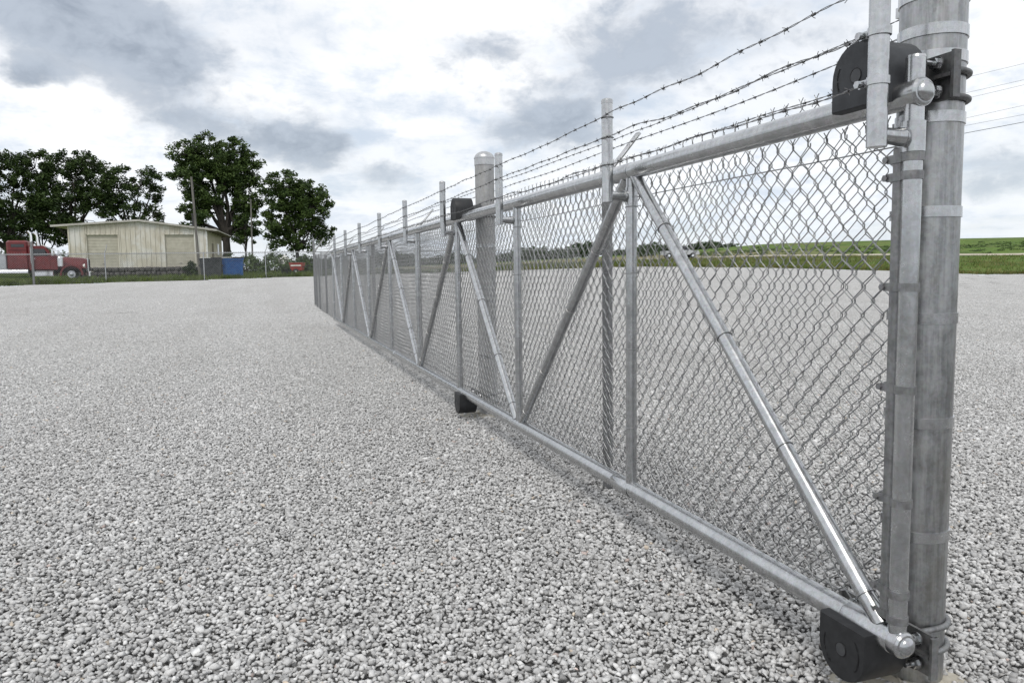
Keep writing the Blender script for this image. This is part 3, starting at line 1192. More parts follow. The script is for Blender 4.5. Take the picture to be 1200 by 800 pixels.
def make_left_fence():
    base = Vector(lf.location)
    xs = [-38, -33.5, -29, -24.5, -20, -16.2, -12.6, -9.0, -3.4, .6, 4.6, 8.6, 12.6, 16.6, 20.6, 24.6, 28.6]
    H = 1.80
    pts = []
    for x in np.linspace(LF0[0], LF1[0], 40):
        y = lf_pt(x)
        pts.append((x, y, T(x, y) + H))
    MB().path(pts, .026, 8).build('top_rail', 'galv_bright', lf)
    for i, x in enumerate(xs):
        y = lf_pt(x)
        g = T(x, y)
        thick = abs(x + 12.6) < .1
        r = .07 if thick else .038
        hh = H + .75 if thick else H + .05
        o = MB().path([(x, y, g - .1), (x, y, g + hh)], r, 12).build('post', 'galv' if not thick else 'galv_dull', lf)
        if thick:
            MB().dome((x, y, g + hh), (0, 0, 1), r + .01, .06, 12).build('post_cap', 'galv_bright', o)
        elif i % 2:
            MB().path([(x, y, g + H + .04), (x + .1, y, g + H + .28), (x + .16, y, g + H + .58)], [.03, .026, .02], 8).build('barb_arm', 'galv_bright', o)
    L = math.hypot(LF1[0] - LF0[0], LF1[1] - LF0[1])
    ss = np.linspace(0, L, 60)
    gz = np.array([T(LF0[0] + (LF1[0] - LF0[0]) * s / L, LF0[1] + (LF1[1] - LF0[1]) * s / L) for s in ss])
    V, F = fabric(LF0[0], LF0[1], LF1[0], LF1[1], .05, H - .02, W=.065, h=.065, r=.0068, sides=3, fine=False, seed=4, jit=.002, dz=lambda s: np.interp(s, ss, gz))
    np_mesh('chain_link_fabric', V - np.array(base), F, 'wire', lf, kind='stuff')


make_left_fence()


# ------------------------------------------------------------------ workshop building
def make_building():
    ox, oy = -13.75, 67.7
    rz = math.atan2(-.7, 9.95)
    gz = .62
    B = thing('metal_workshop', 'long beige metal shed with two roller doors and low gabled roof behind the fence', 'building', (ox, oy, gz), rz)
    W, D, base_h = 10.0, 10.5, 1.02
    hl, hp, hr = 4.30, 4.66, 4.0      # eaves left, peak, eaves right
    xp = 5.05

    def ztop(x):
        return hl + (hp - hl) * x / xp if x < xp else hp + (hr - hp) * (x - xp) / (W - xp)
    d1, d2 = (1.2, 3.5), (6.85, 9.1)
    dh0, dh1 = 1.02, 3.62
    # front wall built of ribbed sheet with real door openings
    mb = MB()
    x = 0.0
    sheet = []
    edges = sorted(set([0, W, xp, d1[0], d1[1], d2[0], d2[1]] + [round(.36 * i, 2) for i in range(int(W / .36) + 1)]))
    for a, b in zip(edges[:-1], edges[1:]):
        if b - a < .01:
            continue
        mid = (a + b) / 2
        inside = (d1[0] <= mid <= d1[1]) or (d2[0] <= mid <= d2[1])
        z0 = dh1 if inside else base_h
        mb.add([(a, 0, z0), (b, 0, z0), (b, 0, ztop(b)), (a, 0, ztop(a))], [(0, 1, 2, 3)])
        if not inside or True:
            mb.box((a + .03, -.03, (z0 + min(ztop(a), ztop(b))) / 2), (.07, .06, min(ztop(a), ztop(b)) - z0 - .02))
    for d in (d1, d2):     # jambs and head
        mb.box((d[0] + .01, .08, (dh0 + dh1) / 2), (.05, .2, dh1 - dh0))
        mb.box((d[1] - .01, .08, (dh0 + dh1) / 2), (.05, .2, dh1 - dh0))
        mb.box(((d[0] + d[1]) / 2, .08, dh1 - .01), (d[1] - d[0], .2, .05))
    mb.build('front_wall', 'siding_weathered', B, local=True, smooth=0)
    for d in (d1, d2):
        door = MB()
        n = 11
        ph = (dh1 - dh0) / n
        for i in range(n):
            door.box(((d[0] + d[1]) / 2, .15 + .004 * (i % 2), dh0 + (i + .5) * ph), (d[1] - d[0] - .06, .05, ph - .022))
        door.box(((d[0] + d[1]) / 2, .185, (dh0 + dh1) / 2), (d[1] - d[0], .02, dh1 - dh0))
        o = door.build('roller_door', 'door_paint', B, local=True, smooth=0)
        MB().box(((d[0] + d[1]) / 2, .115, dh0 + .3), (.22, .03, .03)).build('door_handle', 'chassis', o, local=True)
    # side walls
    sm = MB()
    for i in range(int(D / .36)):
        y = i * .36
        sm.box((W - .03, y + .18, (base_h + hr) / 2), (.06, .355, hr - base_h - .02))
        sm.box((W + .012, y + .02, (base_h + hr) / 2), (.03, .05, hr - base_h - .04))
    sm.build('side_wall', 'siding', B, local=True, smooth=0)
    MB().box((.03, D / 2, (base_h + hl) / 2), (.06, D, hl - base_h - .02)).build('side_wall', 'siding', B, local=True, smooth=0)
    MB().add([(0, D, base_h), (W, D, base_h), (W, D, hr), (xp, D, hp), (0, D, hl)], [(0, 1, 2, 3, 4)]).build('rear_wall', 'siding', B, local=True, smooth=0)
    # corner trims and white downpipe panel
    MB().box((W + .02, -.03, (base_h + hr) / 2), (.12, .10, hr - base_h)).build('corner_trim', 'white_trim', B, local=True)
    MB().box((.0, -.03, (base_h + hl) / 2), (.10, .08, hl - base_h)).build('corner_trim', 'siding', B, local=True)
    # side door and window
    o = MB().box((W + .02, 3.6, 2.0), (.06, .95, 2.0)).build('side_door', 'soffit', B, local=True)
    MB().path([(W + .06, 3.95, 2.0), (W + .12, 3.95, 2.0)], .03, 8).build('door_knob', 'chrome', o, local=True)
    o = MB().box((W + .03, 7.2, 2.6), (.06, 1.1, .9)).build('window', 'glass', B, local=True)
    fr = MB()
    for dy, dz, sy, sz in ((-.58, 0, .07, 1.04), (.58, 0, .07, 1.04), (0, -.48, 1.1, .07), (0, .48, 1.1, .07)):
        fr.box((W + .045, 7.2 + dy, 2.6 + dz), (.07, sy, sz))
    fr.build('window_frame', 'white_trim', o, local=True)
    # roof: two slabs with wide eaves
    ovl, ovr, ovf = 1.15, .85, .3
    sl = (hp - hl) / xp
    srr = (hp - hr) / (W - xp)
    t = .07
    rf = MB()
    a = [(-ovl, hl - sl * ovl + .02), (xp, hp + .02)]
    b = [(xp, hp + .02), (W + ovr, hr - srr * ovr + .02)]
    for (x0, z0), (x1, z1) in (a, b):
        rf.prism([(x0, z0), (x1, z1), (x1, z1 + t), (x0, z0 + t)], (0, -ovf, 0), (1, 0, 0), (0, 0, 1), (0, D + 2 * ovf, 0))
        for k in range(1, 14):
            q = k / 14
            xx, zz = x0 + (x1 - x0) * q, z0 + (z1 - z0) * q + t
            rf.box((xx, D / 2, zz + .012), (.05, D + 2 * ovf - .02, .03))
    roof = rf.build('roof', 'roof_metal', B, local=True, smooth=0)
    fa = MB()
    for (x0, z0), (x1, z1) in (a, b):
        fa.prism([(x0, z0 - .05), (x1, z1 - .05), (x1, z1 + t + .03), (x0, z0 + t + .03)], (0, -ovf - .03, 0), (1, 0, 0), (0, 0, 1), (0, .028, 0))
    fa.build('fascia', 'roof_metal', roof, local=True, smooth=0)
    for i in range(7):
        y = -.1 + i * 1.75
        MB().box((W + ovr * .5, y, hr - srr * ovr * .5 - .05), (ovr - .1, .09, .12)).build('rafter_tail', 'soffit', roof, local=True, smooth=0)
    MB().path([(8.85, 2.2, hr), (8.85, 2.2, hr + 1.35)], .17, 14).path([(8.85, 2.2, hr + 1.3), (8.85, 2.2, hr + 1.42)], .22, 14).build('flue_pipe', 'chassis', roof, local=True)
    # dark rubble footing: individual rough stones
    rr = random.Random(2)
    MB().box((W / 2, .06, base_h / 2 - .06), (W, .06, base_h + .1)).build('footing_wall', 'rock', B, local=True, smooth=0)
    st = MB()
    for i in range(3):
        x = -.05
        while x < W:
            w = rr.uniform(.25, .6)
            st.bbox((x + w / 2, -.02 + rr.uniform(-.05, .04), i * .35 + .17 + rr.uniform(-.03, .03)), (w - .03, .25, .36), .07)
            x += w
    for i in range(3):
        y = .2
        while y < D - .3:
            w = rr.uniform(.25, .6)
            st.bbox((W + .02, y + w / 2, i * .35 + .17), (.25, w - .03, .36), .07)
            y += w
    s = st.build('footing_stones', 'rock', B, local=True, smooth=50)
    s['kind'] = 'stuff'


make_building()


# ------------------------------------------------------------------ truck
def wheel(parent, x, y, r, w, side):
    t = MB()
    prof = [(-w / 2, r * .62), (-w / 2, r * .93), (-w / 2 + .04, r), (w / 2 - .04, r), (w / 2, r * .93), (w / 2, r * .62)]
    t.path([(x, y + a, r) for a, _ in prof], [b for _, b in prof], 26)
    o = MB()
    W_ = t.build('wheel', 'rubber', parent, local=True)
    o.path([(x, y + side * (w / 2 - .05), r), (x, y + side * (w / 2 + .005), r)], [r * .44, r * .46], 22)
    o.path([(x, y + side * (w / 2), r), (x, y + side * (w / 2 + .07), r), (x, y + side * (w / 2 + .1), r)], [r * .24, r * .18, r * .08], 14)
    o.build('rim', 'silver_paint', W_, local=True)
    return W_


def make_truck():
    gx, gy = -10.3, 56.3
    K = thing('semi_truck', 'red long-nose semi truck with sleeper cab and chrome tanks, parked behind the far fence', 'truck', (gx, gy, T(gx, gy) + .03), math.radians(5))
    # x forward (0 = front bumper), y left, z up
    def b(name, mat, mb, par=None, smooth=30):
        return mb.build(name, mat, par or K, local=True, smooth=smooth)
    for sy in (-1, 1):
        b('frame_rail', 'chassis', MB().box((-4.3, sy * .42, .72), (8.0, .10, .26)), smooth=0)
    # hood: tapering nose
    hood = MB()
    secs = [(-1.78, .62, .86, 1.62), (-1.2, .60, .86, 1.60), (-.5, .55, .86, 1.55), (-.22, .52, .86, 1.50), (-.14, .50, .88, 1.44)]
    vs = []
    for x, hw, z0, z1 in secs:
        vs += [(x, -hw, z0), (x, -hw, z1 - .14), (x, -hw + .06, z1 - .03), (x, -hw + .2, z1), (x, hw - .2, z1), (x, hw - .06, z1 - .03), (x, hw, z1 - .14), (x, hw, z0)]
    fs = [tuple(range(8)), tuple(range(39, 31, -1))]
    for i in range(4):
        for j in range(8):
            k = (j + 1) % 8
            fs.append((i * 8 + k, i * 8 + j, i * 8 + 8 + j, i * 8 + 8 + k))
    hood.add(vs, fs)
    b('hood', 'truck_red', hood)
    # grille with bars
    g = b('grille', 'chrome', MB().bbox((-.10, 0, 1.06), (.10, .96, .92), .04))
    for i in range(9):
        b('grille_bar', 'chassis', MB().box((-.045, -.4 + i * .1, 1.06), (.012, .035, .78)), g, 0)
    # fenders
    for sy in (-1, 1):
        f = MB()
        prof = []
        for i in range(13):
            a = math.radians(-8 + 196 * i / 12)
            prof.append((-.98 + .64 * math.cos(a), .50 + .60 * math.sin(a)))
        inner = [(-.98 + (p[0] + .98) * .86, .5 + (p[1] - .5) * .86) for p in prof]
        f.prism(prof + inner[::-1], (0, sy * .52, 0), (1, 0, 0), (0, 0, 1), (0, sy * .60, 0))
        o = b('fender', 'truck_red', f, smooth=50)
        b('headlight', 'lamp_glass', MB().path([(-.33, sy * .86, 1.02), (-.22, sy * .86, 1.02)], [.10, .13], 16), o)
    b('bumper', 'chrome', MB().bbox((.02, 0, .50), (.16, 2.25, .36), .05))
    # cab
    cab = MB()
    prof = [(-3.25, .80), (-1.72, .80), (-1.70, 1.62), (-1.98, 1.72), (-2.32, 2.22), (-2.45, 2.28), (-3.25, 2.30)]
    cab.prism(prof, (0, 1.05, 0), (1, 0, 0), (0, 0, 1), (0, -2.1, 0))
    c = b('cab', 'truck_red', cab)
    b('windshield', 'glass', MB().add([(-1.985, -.9, 1.76), (-1.985, .9, 1.76), (-2.292, .84, 2.20), (-2.292, -.84, 2.20)], [(0, 1, 2, 3)]), c, 0)
    b('sun_visor', 'chrome', MB().prism([(-2.36, 2.20), (-2.02, 2.10), (-2.02, 2.13), (-2.38, 2.26)], (0, 1.0, 0), (1, 0, 0), (0, 0, 1), (0, -2.0, 0)), c)
    for sy in (-1, 1):
        d = b('door', 'truck_red', MB().bbox((-2.62, sy * 1.055, 1.42), (1.02, .04, 1.22), .015), c)
        b('side_window', 'glass', MB().add([(-2.16, sy * 1.08, 1.66), (-3.05, sy * 1.08, 1.66), (-3.05, sy * 1.08, 2.10), (-2.38, sy * 1.08, 2.10)], [(0, 1, 2, 3)]), d, 0)
        b('door_handle', 'chrome', MB().box((-2.98, sy * 1.09, 1.5), (.16, .03, .04)), d)
        b('mirror', 'chrome', MB().bbox((-1.92, sy * 1.30, 1.86), (.10, .22, .46), .03).path([(-2.0, sy * 1.08, 1.72), (-1.92, sy * 1.28, 1.72)], .014, 6).path([(-2.1, sy * 1.08, 2.04), (-1.92, sy * 1.28, 2.04)], .014, 6), c)
        # air cleaner and exhaust stack
        b('air_cleaner', 'chrome', MB().path([(-1.58, sy * .92, 1.0), (-1.58, sy * .92, 1.55)], .19, 18).dome((-1.58, sy * .92, 1.55), (0, 0, 1), .19, .1, 18))
        st = MB().path([(-3.05, sy * 1.16, .95), (-3.05, sy * 1.16, 2.9), (-3.08, sy * 1.16, 3.05), (-3.2, sy * 1.16, 3.18)], .075, 14)
        st.path([(-3.05, sy * 1.16, 1.2), (-3.05, sy * 1.16, 2.2)], .105, 14)
        b('exhaust_stack', 'chrome', st)
    # sleeper
    s = b('sleeper', 'truck_red', MB().bbox((-3.83, 0, 1.72), (1.16, 2.16, 1.80), .10))
    for sy in (-1, 1):
        b('sleeper_window', 'glass', MB().bbox((-3.8, sy * 1.075, 2.30), (.7, .03, .2), .01), s)
        b('stripe', 'truck_dark_red', MB().box((-3.83, sy * 1.083, 2.02), (1.0, .012, .06)), s, 0)
        b('fuel_tank', 'chrome', MB().path([(-4.95, sy * .90, .62), (-4.93, sy * .90, .62), (-3.32, sy * .90, .62), (-3.3, sy * .90, .62)], [.24, .29, .29, .24], 20))
        stp = MB()
        for zz in (.42, .70):
            stp.bbox((-2.55, sy * 1.0, zz), (1.2, .26, .05), .015)
        stp.bbox((-2.55, sy * .92, .56), (1.15, .2, .26), .03)
        b('step', 'chrome', stp)
    b('roof_light', 'lamp_glass', MB().bbox((-2.55, 0, 2.33), (.1, .3, .07), .02), c)
    for sy in (-1, 1):
        b('roof_light', 'lamp_glass', MB().bbox((-2.55, sy * .7, 2.33), (.1, .12, .07), .02), c)
    # silver toolbox rack behind the sleeper
    r = b('headache_rack', 'silver_paint', MB().bbox((-4.92, 0, 1.32), (.94, 2.1, .92), .04))
    b('rack_ring', 'chassis', MB().path(ring_pts((-5.0, -1.06, 1.08), (0, 1, 0), .09, 16), .028, 8, closed=True), r)
    b('fifth_wheel', 'chassis', MB().bbox((-7.2, 0, .98), (1.0, .9, .12), .04))
    for x in (-6.1, -7.4):
        for sy in (-1, 1):
            wheel(K, x, sy * .92, .5, .52, sy)
    for sy in (-1, 1):
        wheel(K, -.98, sy * .92, .5, .30, sy)
    for x, hw in ((-.98, .8), (-6.1, .8), (-7.4, .8)):
        b('axle', 'chassis', MB().path([(x, -hw, .5), (x, hw, .5)], .07, 8))
    for sy in (-1, 1):
        b('mud_flap', 'rubber', MB().box((-8.1, sy * .9, .5), (.02, .56, .6)))


make_truck()


# ------------------------------------------------------------------ trees and shrubs
def leaves_np(centres, radii, per, size, seed, flat=.8):
    R = np.random.default_rng(seed)
    C = np.repeat(np.array(centres), per, axis=0)
    rad = np.repeat(np.array(radii), per)
    n = len(C)
    d = R.normal(0, 1, (n, 3))
    d /= np.linalg.norm(d, axis=1, keepdims=True)
    rr = rad * R.random(n) ** .55
    d[:, 2] *= flat
    P = C + d * rr[:, None]
    # leaf sprays: bent quads of random heading
    a = R.normal(0, 1, (n, 3))
    a[:, 2] *= .7
    a /= np.linalg.norm(a, axis=1, keepdims=True)
    b = np.cross(a, R.normal(0, 1, (n, 3)))
    b /= np.linalg.norm(b, axis=1, keepdims=True)
    s = size * R.uniform(.55, 1.35, (n, 1))
    V = np.stack([P - a * s, P + b * s * .42 + a * s * .1, P + a * s * 1.1, P - b * s * .42 + a * s * .1], 1).reshape(-1, 3)
    F = np.arange(n * 4).reshape(n, 4)
    return V, F


def tree(name, label, x, y, base_z, trunk_r, fork_z, lobes, ncl, per, size, seed, mat, group, lean=(0, 0), cl_r=(.45, .95), low_branch=True):
    """lobes: list of (dx, dy, z, rx, ry, rz) ellipsoids that the crown fills"""
    R = random.Random(seed)
    Tn = thing(name, label, 'tree', (x, y, base_z), group=group)
    cents, rads = [], []
    wts = [l[3] * l[4] * l[5] for l in lobes]
    while len(cents) < ncl:
        l = R.choices(lobes, wts)[0]
        v = Vector((R.gauss(0, 1), R.gauss(0, 1), R.gauss(0, 1))).normalized()
        q = R.random() ** .42
        p = Vector((l[0] + v.x * l[3] * q, l[1] + v.y * l[4] * q, l[2] + v.z * l[5] * q))
        cents.append(p)
        rads.append(R.uniform(*cl_r) * (1.1 - .35 * q))
    mb = MB()
    top = Vector((lean[0], lean[1], fork_z))
    mid = top * .5 + Vector((R.uniform(-.2, .2), R.uniform(-.2, .2), 0))
    mb.path([(0, 0, -.2), (0, 0, .25), mid, top], [trunk_r * 1.6, trunk_r * 1.15, trunk_r, trunk_r * .85], 10)
    # main limbs head for lobe centres, twigs for leaf clumps
    limbs = []
    for l in lobes:
        for _ in range(2):
            e = Vector((l[0] + R.uniform(-.4, .4) * l[3], l[1] + R.uniform(-.4, .4) * l[4], l[2] + R.uniform(.0, .5) * l[5]))
            s = mid.lerp(top, R.uniform(.55, 1))
            m1 = s.lerp(e, .35) + Vector((R.uniform(-.4, .4), R.uniform(-.4, .4), .3))
            m2 = s.lerp(e, .7) + Vector((R.uniform(-.5, .5), R.uniform(-.5, .5), .3))
            mb.path([s, m1, m2, e], [trunk_r * .55, trunk_r * .42, trunk_r * .25, trunk_r * .08], 7)
            limbs.append((s, m1, m2, e))
    for c in cents:
        lm = min(limbs, key=lambda L: min((L[1] - c).length, (L[2] - c).length, (L[3] - c).length))
        s = min(lm[1:], key=lambda p: (p - c).length)
        m1 = s.lerp(c, .5) + Vector((R.uniform(-.3, .3), R.uniform(-.3, .3), R.uniform(-.1, .3)))
        mb.path([s, m1, c], [trunk_r * .16, trunk_r * .10, .012], 4, caps=False)
    mb.build('trunk', 'bark', Tn, local=True, smooth=60)
    V, F = leaves_np(cents, rads, per, size, seed)
    np_mesh('crown', V, F, mat, Tn)
    return Tn


def W(px, d):
    """ground position of a column of the view at forward distance d (only used to lay out the place)"""
    lat = (px - 600) / F_PX * d
    return CY * lat + SY * d, -SY * lat + CY * d


GT = 'trees behind the workshop'
# big vase-shaped tree right of the workshop
x, y = W(266, 82)
tree('broadleaf_tree', 'tallest dark vase-shaped tree with forked trunks just right of the beige shed', x, y, T(x, y) - .1, .42, 4.2,
     [(-3.2, 0, 11.0, 2.0, 2.4, 3.2), (-1.2, 0, 11.4, 2.2, 2.6, 3.3), (1.0, 0, 11.3, 2.3, 2.7, 3.3), (2.9, .2, 9.8, 1.8, 2.2, 3.4), (-1.8, 0, 7.2, 2.3, 2.2, 2.0), (1.9, 0, 6.8, 1.8, 2.0, 1.8), (-2.6, 0, 5.0, 1.4, 1.6, 1.2), (2.2, 0, 4.6, 1.3, 1.5, 1.3)],
     380, 100, .165, 1, 'leaf_mid', GT, lean=(.3, 0))
x, y = W(351, 82)
tree('broadleaf_tree', 'smaller round leafy tree standing between the slim pole and the gate', x, y, T(x, y) - .1, .20, 2.6,
     [(-.9, 0, 8.3, 2.6, 2.4, 2.4), (1.6, 0, 7.6, 2.4, 2.4, 2.6), (-2.2, 0, 5.0, 1.9, 1.9, 1.4), (2.4, 0, 4.8, 1.9, 1.9, 1.3), (0, 0, 5.6, 2.0, 2.0, 2.0), (-1.2, 0, 3.2, 1.8, 1.6, .9), (1.6, 0, 3.2, 1.6, 1.6, .8)],
     235, 100, .165, 2, 'leaf_mid', GT)
x, y = W(92, 84)
tree('broadleaf_tree', 'wide dark tree rising over the left half of the beige shed roof', x, y, T(x, y) - .1, .26, 4.6,
     [(-2.2, 0, 11.2, 2.6, 2.6, 2.2), (1.4, 0, 11.5, 2.8, 2.6, 2.4), (-.6, 0, 8.2, 3.4, 2.8, 2.2), (2.6, 0, 8.6, 2.2, 2.2, 1.6), (-3.0, 0, 6.0, 1.6, 1.8, 1.2), (0, 0, 5.4, 3.0, 2.0, 1.2)],
     225, 95, .165, 3, 'leaf_dark', GT)
x, y = W(160, 85)
tree('broadleaf_tree', 'dark airy tree behind the roof peak of the beige shed', x, y, T(x, y) - .1, .24, 4.2,
     [(-1.2, 0, 9.6, 2.4, 2.4, 2.4), (1.8, 0, 9.4, 2.0, 2.2, 2.2), (0, 0, 6.9, 3.0, 2.4, 1.6), (2.3, 0, 6.4, 1.1, 1.6, 1.2), (-2.6, 0, 7.4, 1.6, 1.6, 1.4)],
     125, 90, .165, 4, 'leaf_dark', GT)
x, y = W(14, 82)
tree('broadleaf_tree', 'dense dark tree at the left edge of the picture above the truck', x, y, T(x, y) - .1, .30, 3.6,
     [(-2.8, 0, 11.2, 3.0, 2.8, 2.8), (1.2, 0, 10.8, 2.4, 2.4, 2.6), (-1.0, 0, 7.4, 3.4, 3.0, 2.6), (2.4, 0, 7.2, 2.0, 2.0, 1.8), (-4.0, 0, 5.0, 2.4, 2.2, 1.8), (0.6, 0, 4.4, 2.2, 2.0, 1.6)],
     270, 90, .17, 5, 'leaf_dark', GT)
x, y = W(-70, 80)
tree('broadleaf_tree', 'dark tree mostly outside the left edge, behind the truck bed', x, y, T(x, y) - .1, .28, 3.6,
     [(-1.8, 0, 10.2, 3.0, 2.8, 2.8), (1.8, 0, 10.2, 2.6, 2.4, 2.8), (0, 0, 6.4, 3.6, 3.0, 2.6)],
     150, 60, .22, 6, 'leaf_dark', GT)
x, y = W(56, 92)
tree('broadleaf_tree', 'low dark tree filling the gap above the truck cab', x, y, T(x, y) - .1, .18, 2.2,
     [(-1.5, 0, 5.8, 2.4, 2.2, 2.4), (1.8, 0, 5.2, 2.0, 2.2, 2.0), (0, 0, 8.2, 2.0, 2.0, 1.6)],
     110, 56, .22, 7, 'leaf_dark', GT)
x, y = W(292, 96)
tree('broadleaf_tree', 'thin sparse tree behind the slim pole between the two larger trees', x, y, T(x, y) - .1, .12, 3.0,
     [(-.4, 0, 6.6, 1.3, 1.3, 2.0), (.9, 0, 5.2, 1.2, 1.3, 1.4), (-1.0, 0, 4.2, 1.1, 1.1, 1.0)],
     34, 46, .2, 8, 'leaf_mid', GT)


def shrub(label, px, d, w, h, seed, mat='leaf_shrub', n=26, group='shrubs behind the far fence', name='shrub'):
    x, y = W(px, d)
    S = thing(name, label, 'shrub', (x, y, T(x, y) - .05), group=group)
    R = random.Random(seed)
    c, r = [], []
    for _ in range(n):
        a = R.uniform(0, 2 * math.pi)
        q = math.sqrt(R.random())
        z = R.uniform(.15, 1) * h * (1 - .5 * q * q)
        c.append((math.cos(a) * q * w / 2, math.sin(a) * q * w / 2, z))
        r.append(.28 * h * R.uniform(.6, 1.1))
    mb = MB()
    for p in c[::2]:
        mb.path([(0, 0, -.05), (p[0] * .4, p[1] * .4, p[2] * .5), p], [.04, .025, .01], 5)
    mb.build('stems', 'bark', S, local=True)
    V, F = leaves_np(c, r, 60, .13, seed)
    np_mesh('foliage', V, F, mat, S)


shrub('pale green bush right beside the blue bin', 296, 72, 2.8, 1.7, 21)
shrub('broad pale green bush at the foot of the small round tree', 322, 74, 4.0, 1.9, 22)
shrub('dark green bush behind the red cart by the gate', 358, 70, 2.4, 1.9, 23, 'leaf_mid')
shrub('tall green bush beyond the white tarp', 338, 86, 4.6, 2.6, 24, 'leaf_mid')
shrub('low green hedge between the truck and the shed', 74, 78, 5.5, 2.6, 25, 'leaf_mid', 36)
shrub('dark bush behind the red sleeper cab', 22, 74, 5.0, 2.8, 26, 'leaf_dark', 36)
shrub('scrubby dark bush at the left end of the dark bin', 226, 61.5, 1.3, 1.1, 27, 'leaf_dark', 14)
shrub('dark bushy growth tight under the shed eaves at its right corner', 266, 76, 3.2, 3.0, 28, 'leaf_dark', 26)
shrub('small green bush low in the gap under the small round tree', 372, 78, 3.0, 1.8, 29, 'leaf_mid')


# ------------------------------------------------------------------ poles, bins, clutter on the left
def wood_pole(label, px, d, h, r, lean, group, seed):
    x, y = W(px, d)
    P = thing('utility_pole', label, 'pole', (x, y, T(x, y)), group=group)
    MB().path([(0, 0, -.2), (lean * .5, 0, h * .5), (lean, 0, h)], [r, r * .9, r * .72], 12).build('shaft', 'pole_wood', P, local=True)
    ir = MB().path([(lean - .1, 0, h - .35), (lean - .28, 0, h - .33)], .02, 6).path([(lean - .28, 0, h - .36), (lean - .28, 0, h - .22)], [.05, .03], 10)
    ir.build('insulator', 'white_trim', P, local=True)
    return Vector((x + lean - .28, y, T(x, y) + h - .2))


p1 = wood_pole('tall weathered wooden pole in front of the right end of the beige shed', 237, 60, 7.7, .105, -.25, 'wooden poles', 1)
p2 = wood_pole('slim dark wooden pole between the two big trees', 299, 76, 7.2, .085, .1, 'wooden poles', 2)
_m = (p1 + p2) / 2 - Vector((0, 0, .45))
tag(MB().path([p1, p1.lerp(_m, .5) - Vector((0, 0, .12)), _m, _m.lerp(p2, .5) - Vector((0, 0, .12)), p2], .014, 5).build('overhead_wire', 'chassis'),
    'thin dark overhead wire strung between the two wooden poles', 'wire')


def bin_(label, px, d, mat, seed, w=1.5, h=1.45, rz=.3):
    x, y = W(px, d)
    B = thing('dumpster', label, 'dumpster', (x, y, T(x, y)), rz - YAW, group='waste bins by the far fence')
    dp = 1.25
    body = MB()
    vs = [(-w / 2 + .06, -dp / 2 + .12, .12), (w / 2 - .06, -dp / 2 + .12, .12), (w / 2 - .06, dp / 2 - .1, .12), (-w / 2 + .06, dp / 2 - .1, .12),
          (-w / 2, -dp / 2, h * .92), (w / 2, -dp / 2, h * .92), (w / 2, dp / 2, h), (-w / 2, dp / 2, h)]
    body.add(vs, [(3, 2, 1, 0), (0, 1, 5, 4), (1, 2, 6, 5), (2, 3, 7, 6), (3, 0, 4, 7)])
    for k in (-.3, 0, .3):
        body.box((k * w, -dp / 2 + .03, h * .5), (.07, .07, h * .7), mat=Matrix.Rotation(.1, 3, 'X'))
    o = body.build('body', mat, B, local=True, smooth=0)
    MB().box((0, -dp / 2 - .02, h * .92), (w + .08, .08, .09)).box((w / 2 + .02, 0, h * .96), (.08, dp, .09)).box((-w / 2 - .02, 0, h * .96), (.08, dp, .09)).build('rim', mat, o, local=True, smooth=0)
    for sx in (-1, 1):
        MB().bbox((sx * w * .25, 0, h + .02), (w * .48, dp + .1, .05), .015).build('lid', 'white_trim' if sx < 0 else 'bin_dark', B, local=True)
        MB().box((sx * (w / 2 + .05), -.1, h * .62), (.08, .7, .14)).build('lift_pocket', mat, B, local=True)
        for sy in (-1, 1):
            MB().path([(sx * (w / 2 - .2) - .03, sy * .4, .06), (sx * (w / 2 - .2) + .03, sy * .4, .06)], .07, 10).build('caster', 'rubber', B, local=True)


bin_('dark grey dumpster behind the fence, left of the blue one', 251, 57.6, 'bin_dark', 1)
bin_('blue dumpster with dark lid behind the far fence', 276, 58.4, 'bin_blue', 2)


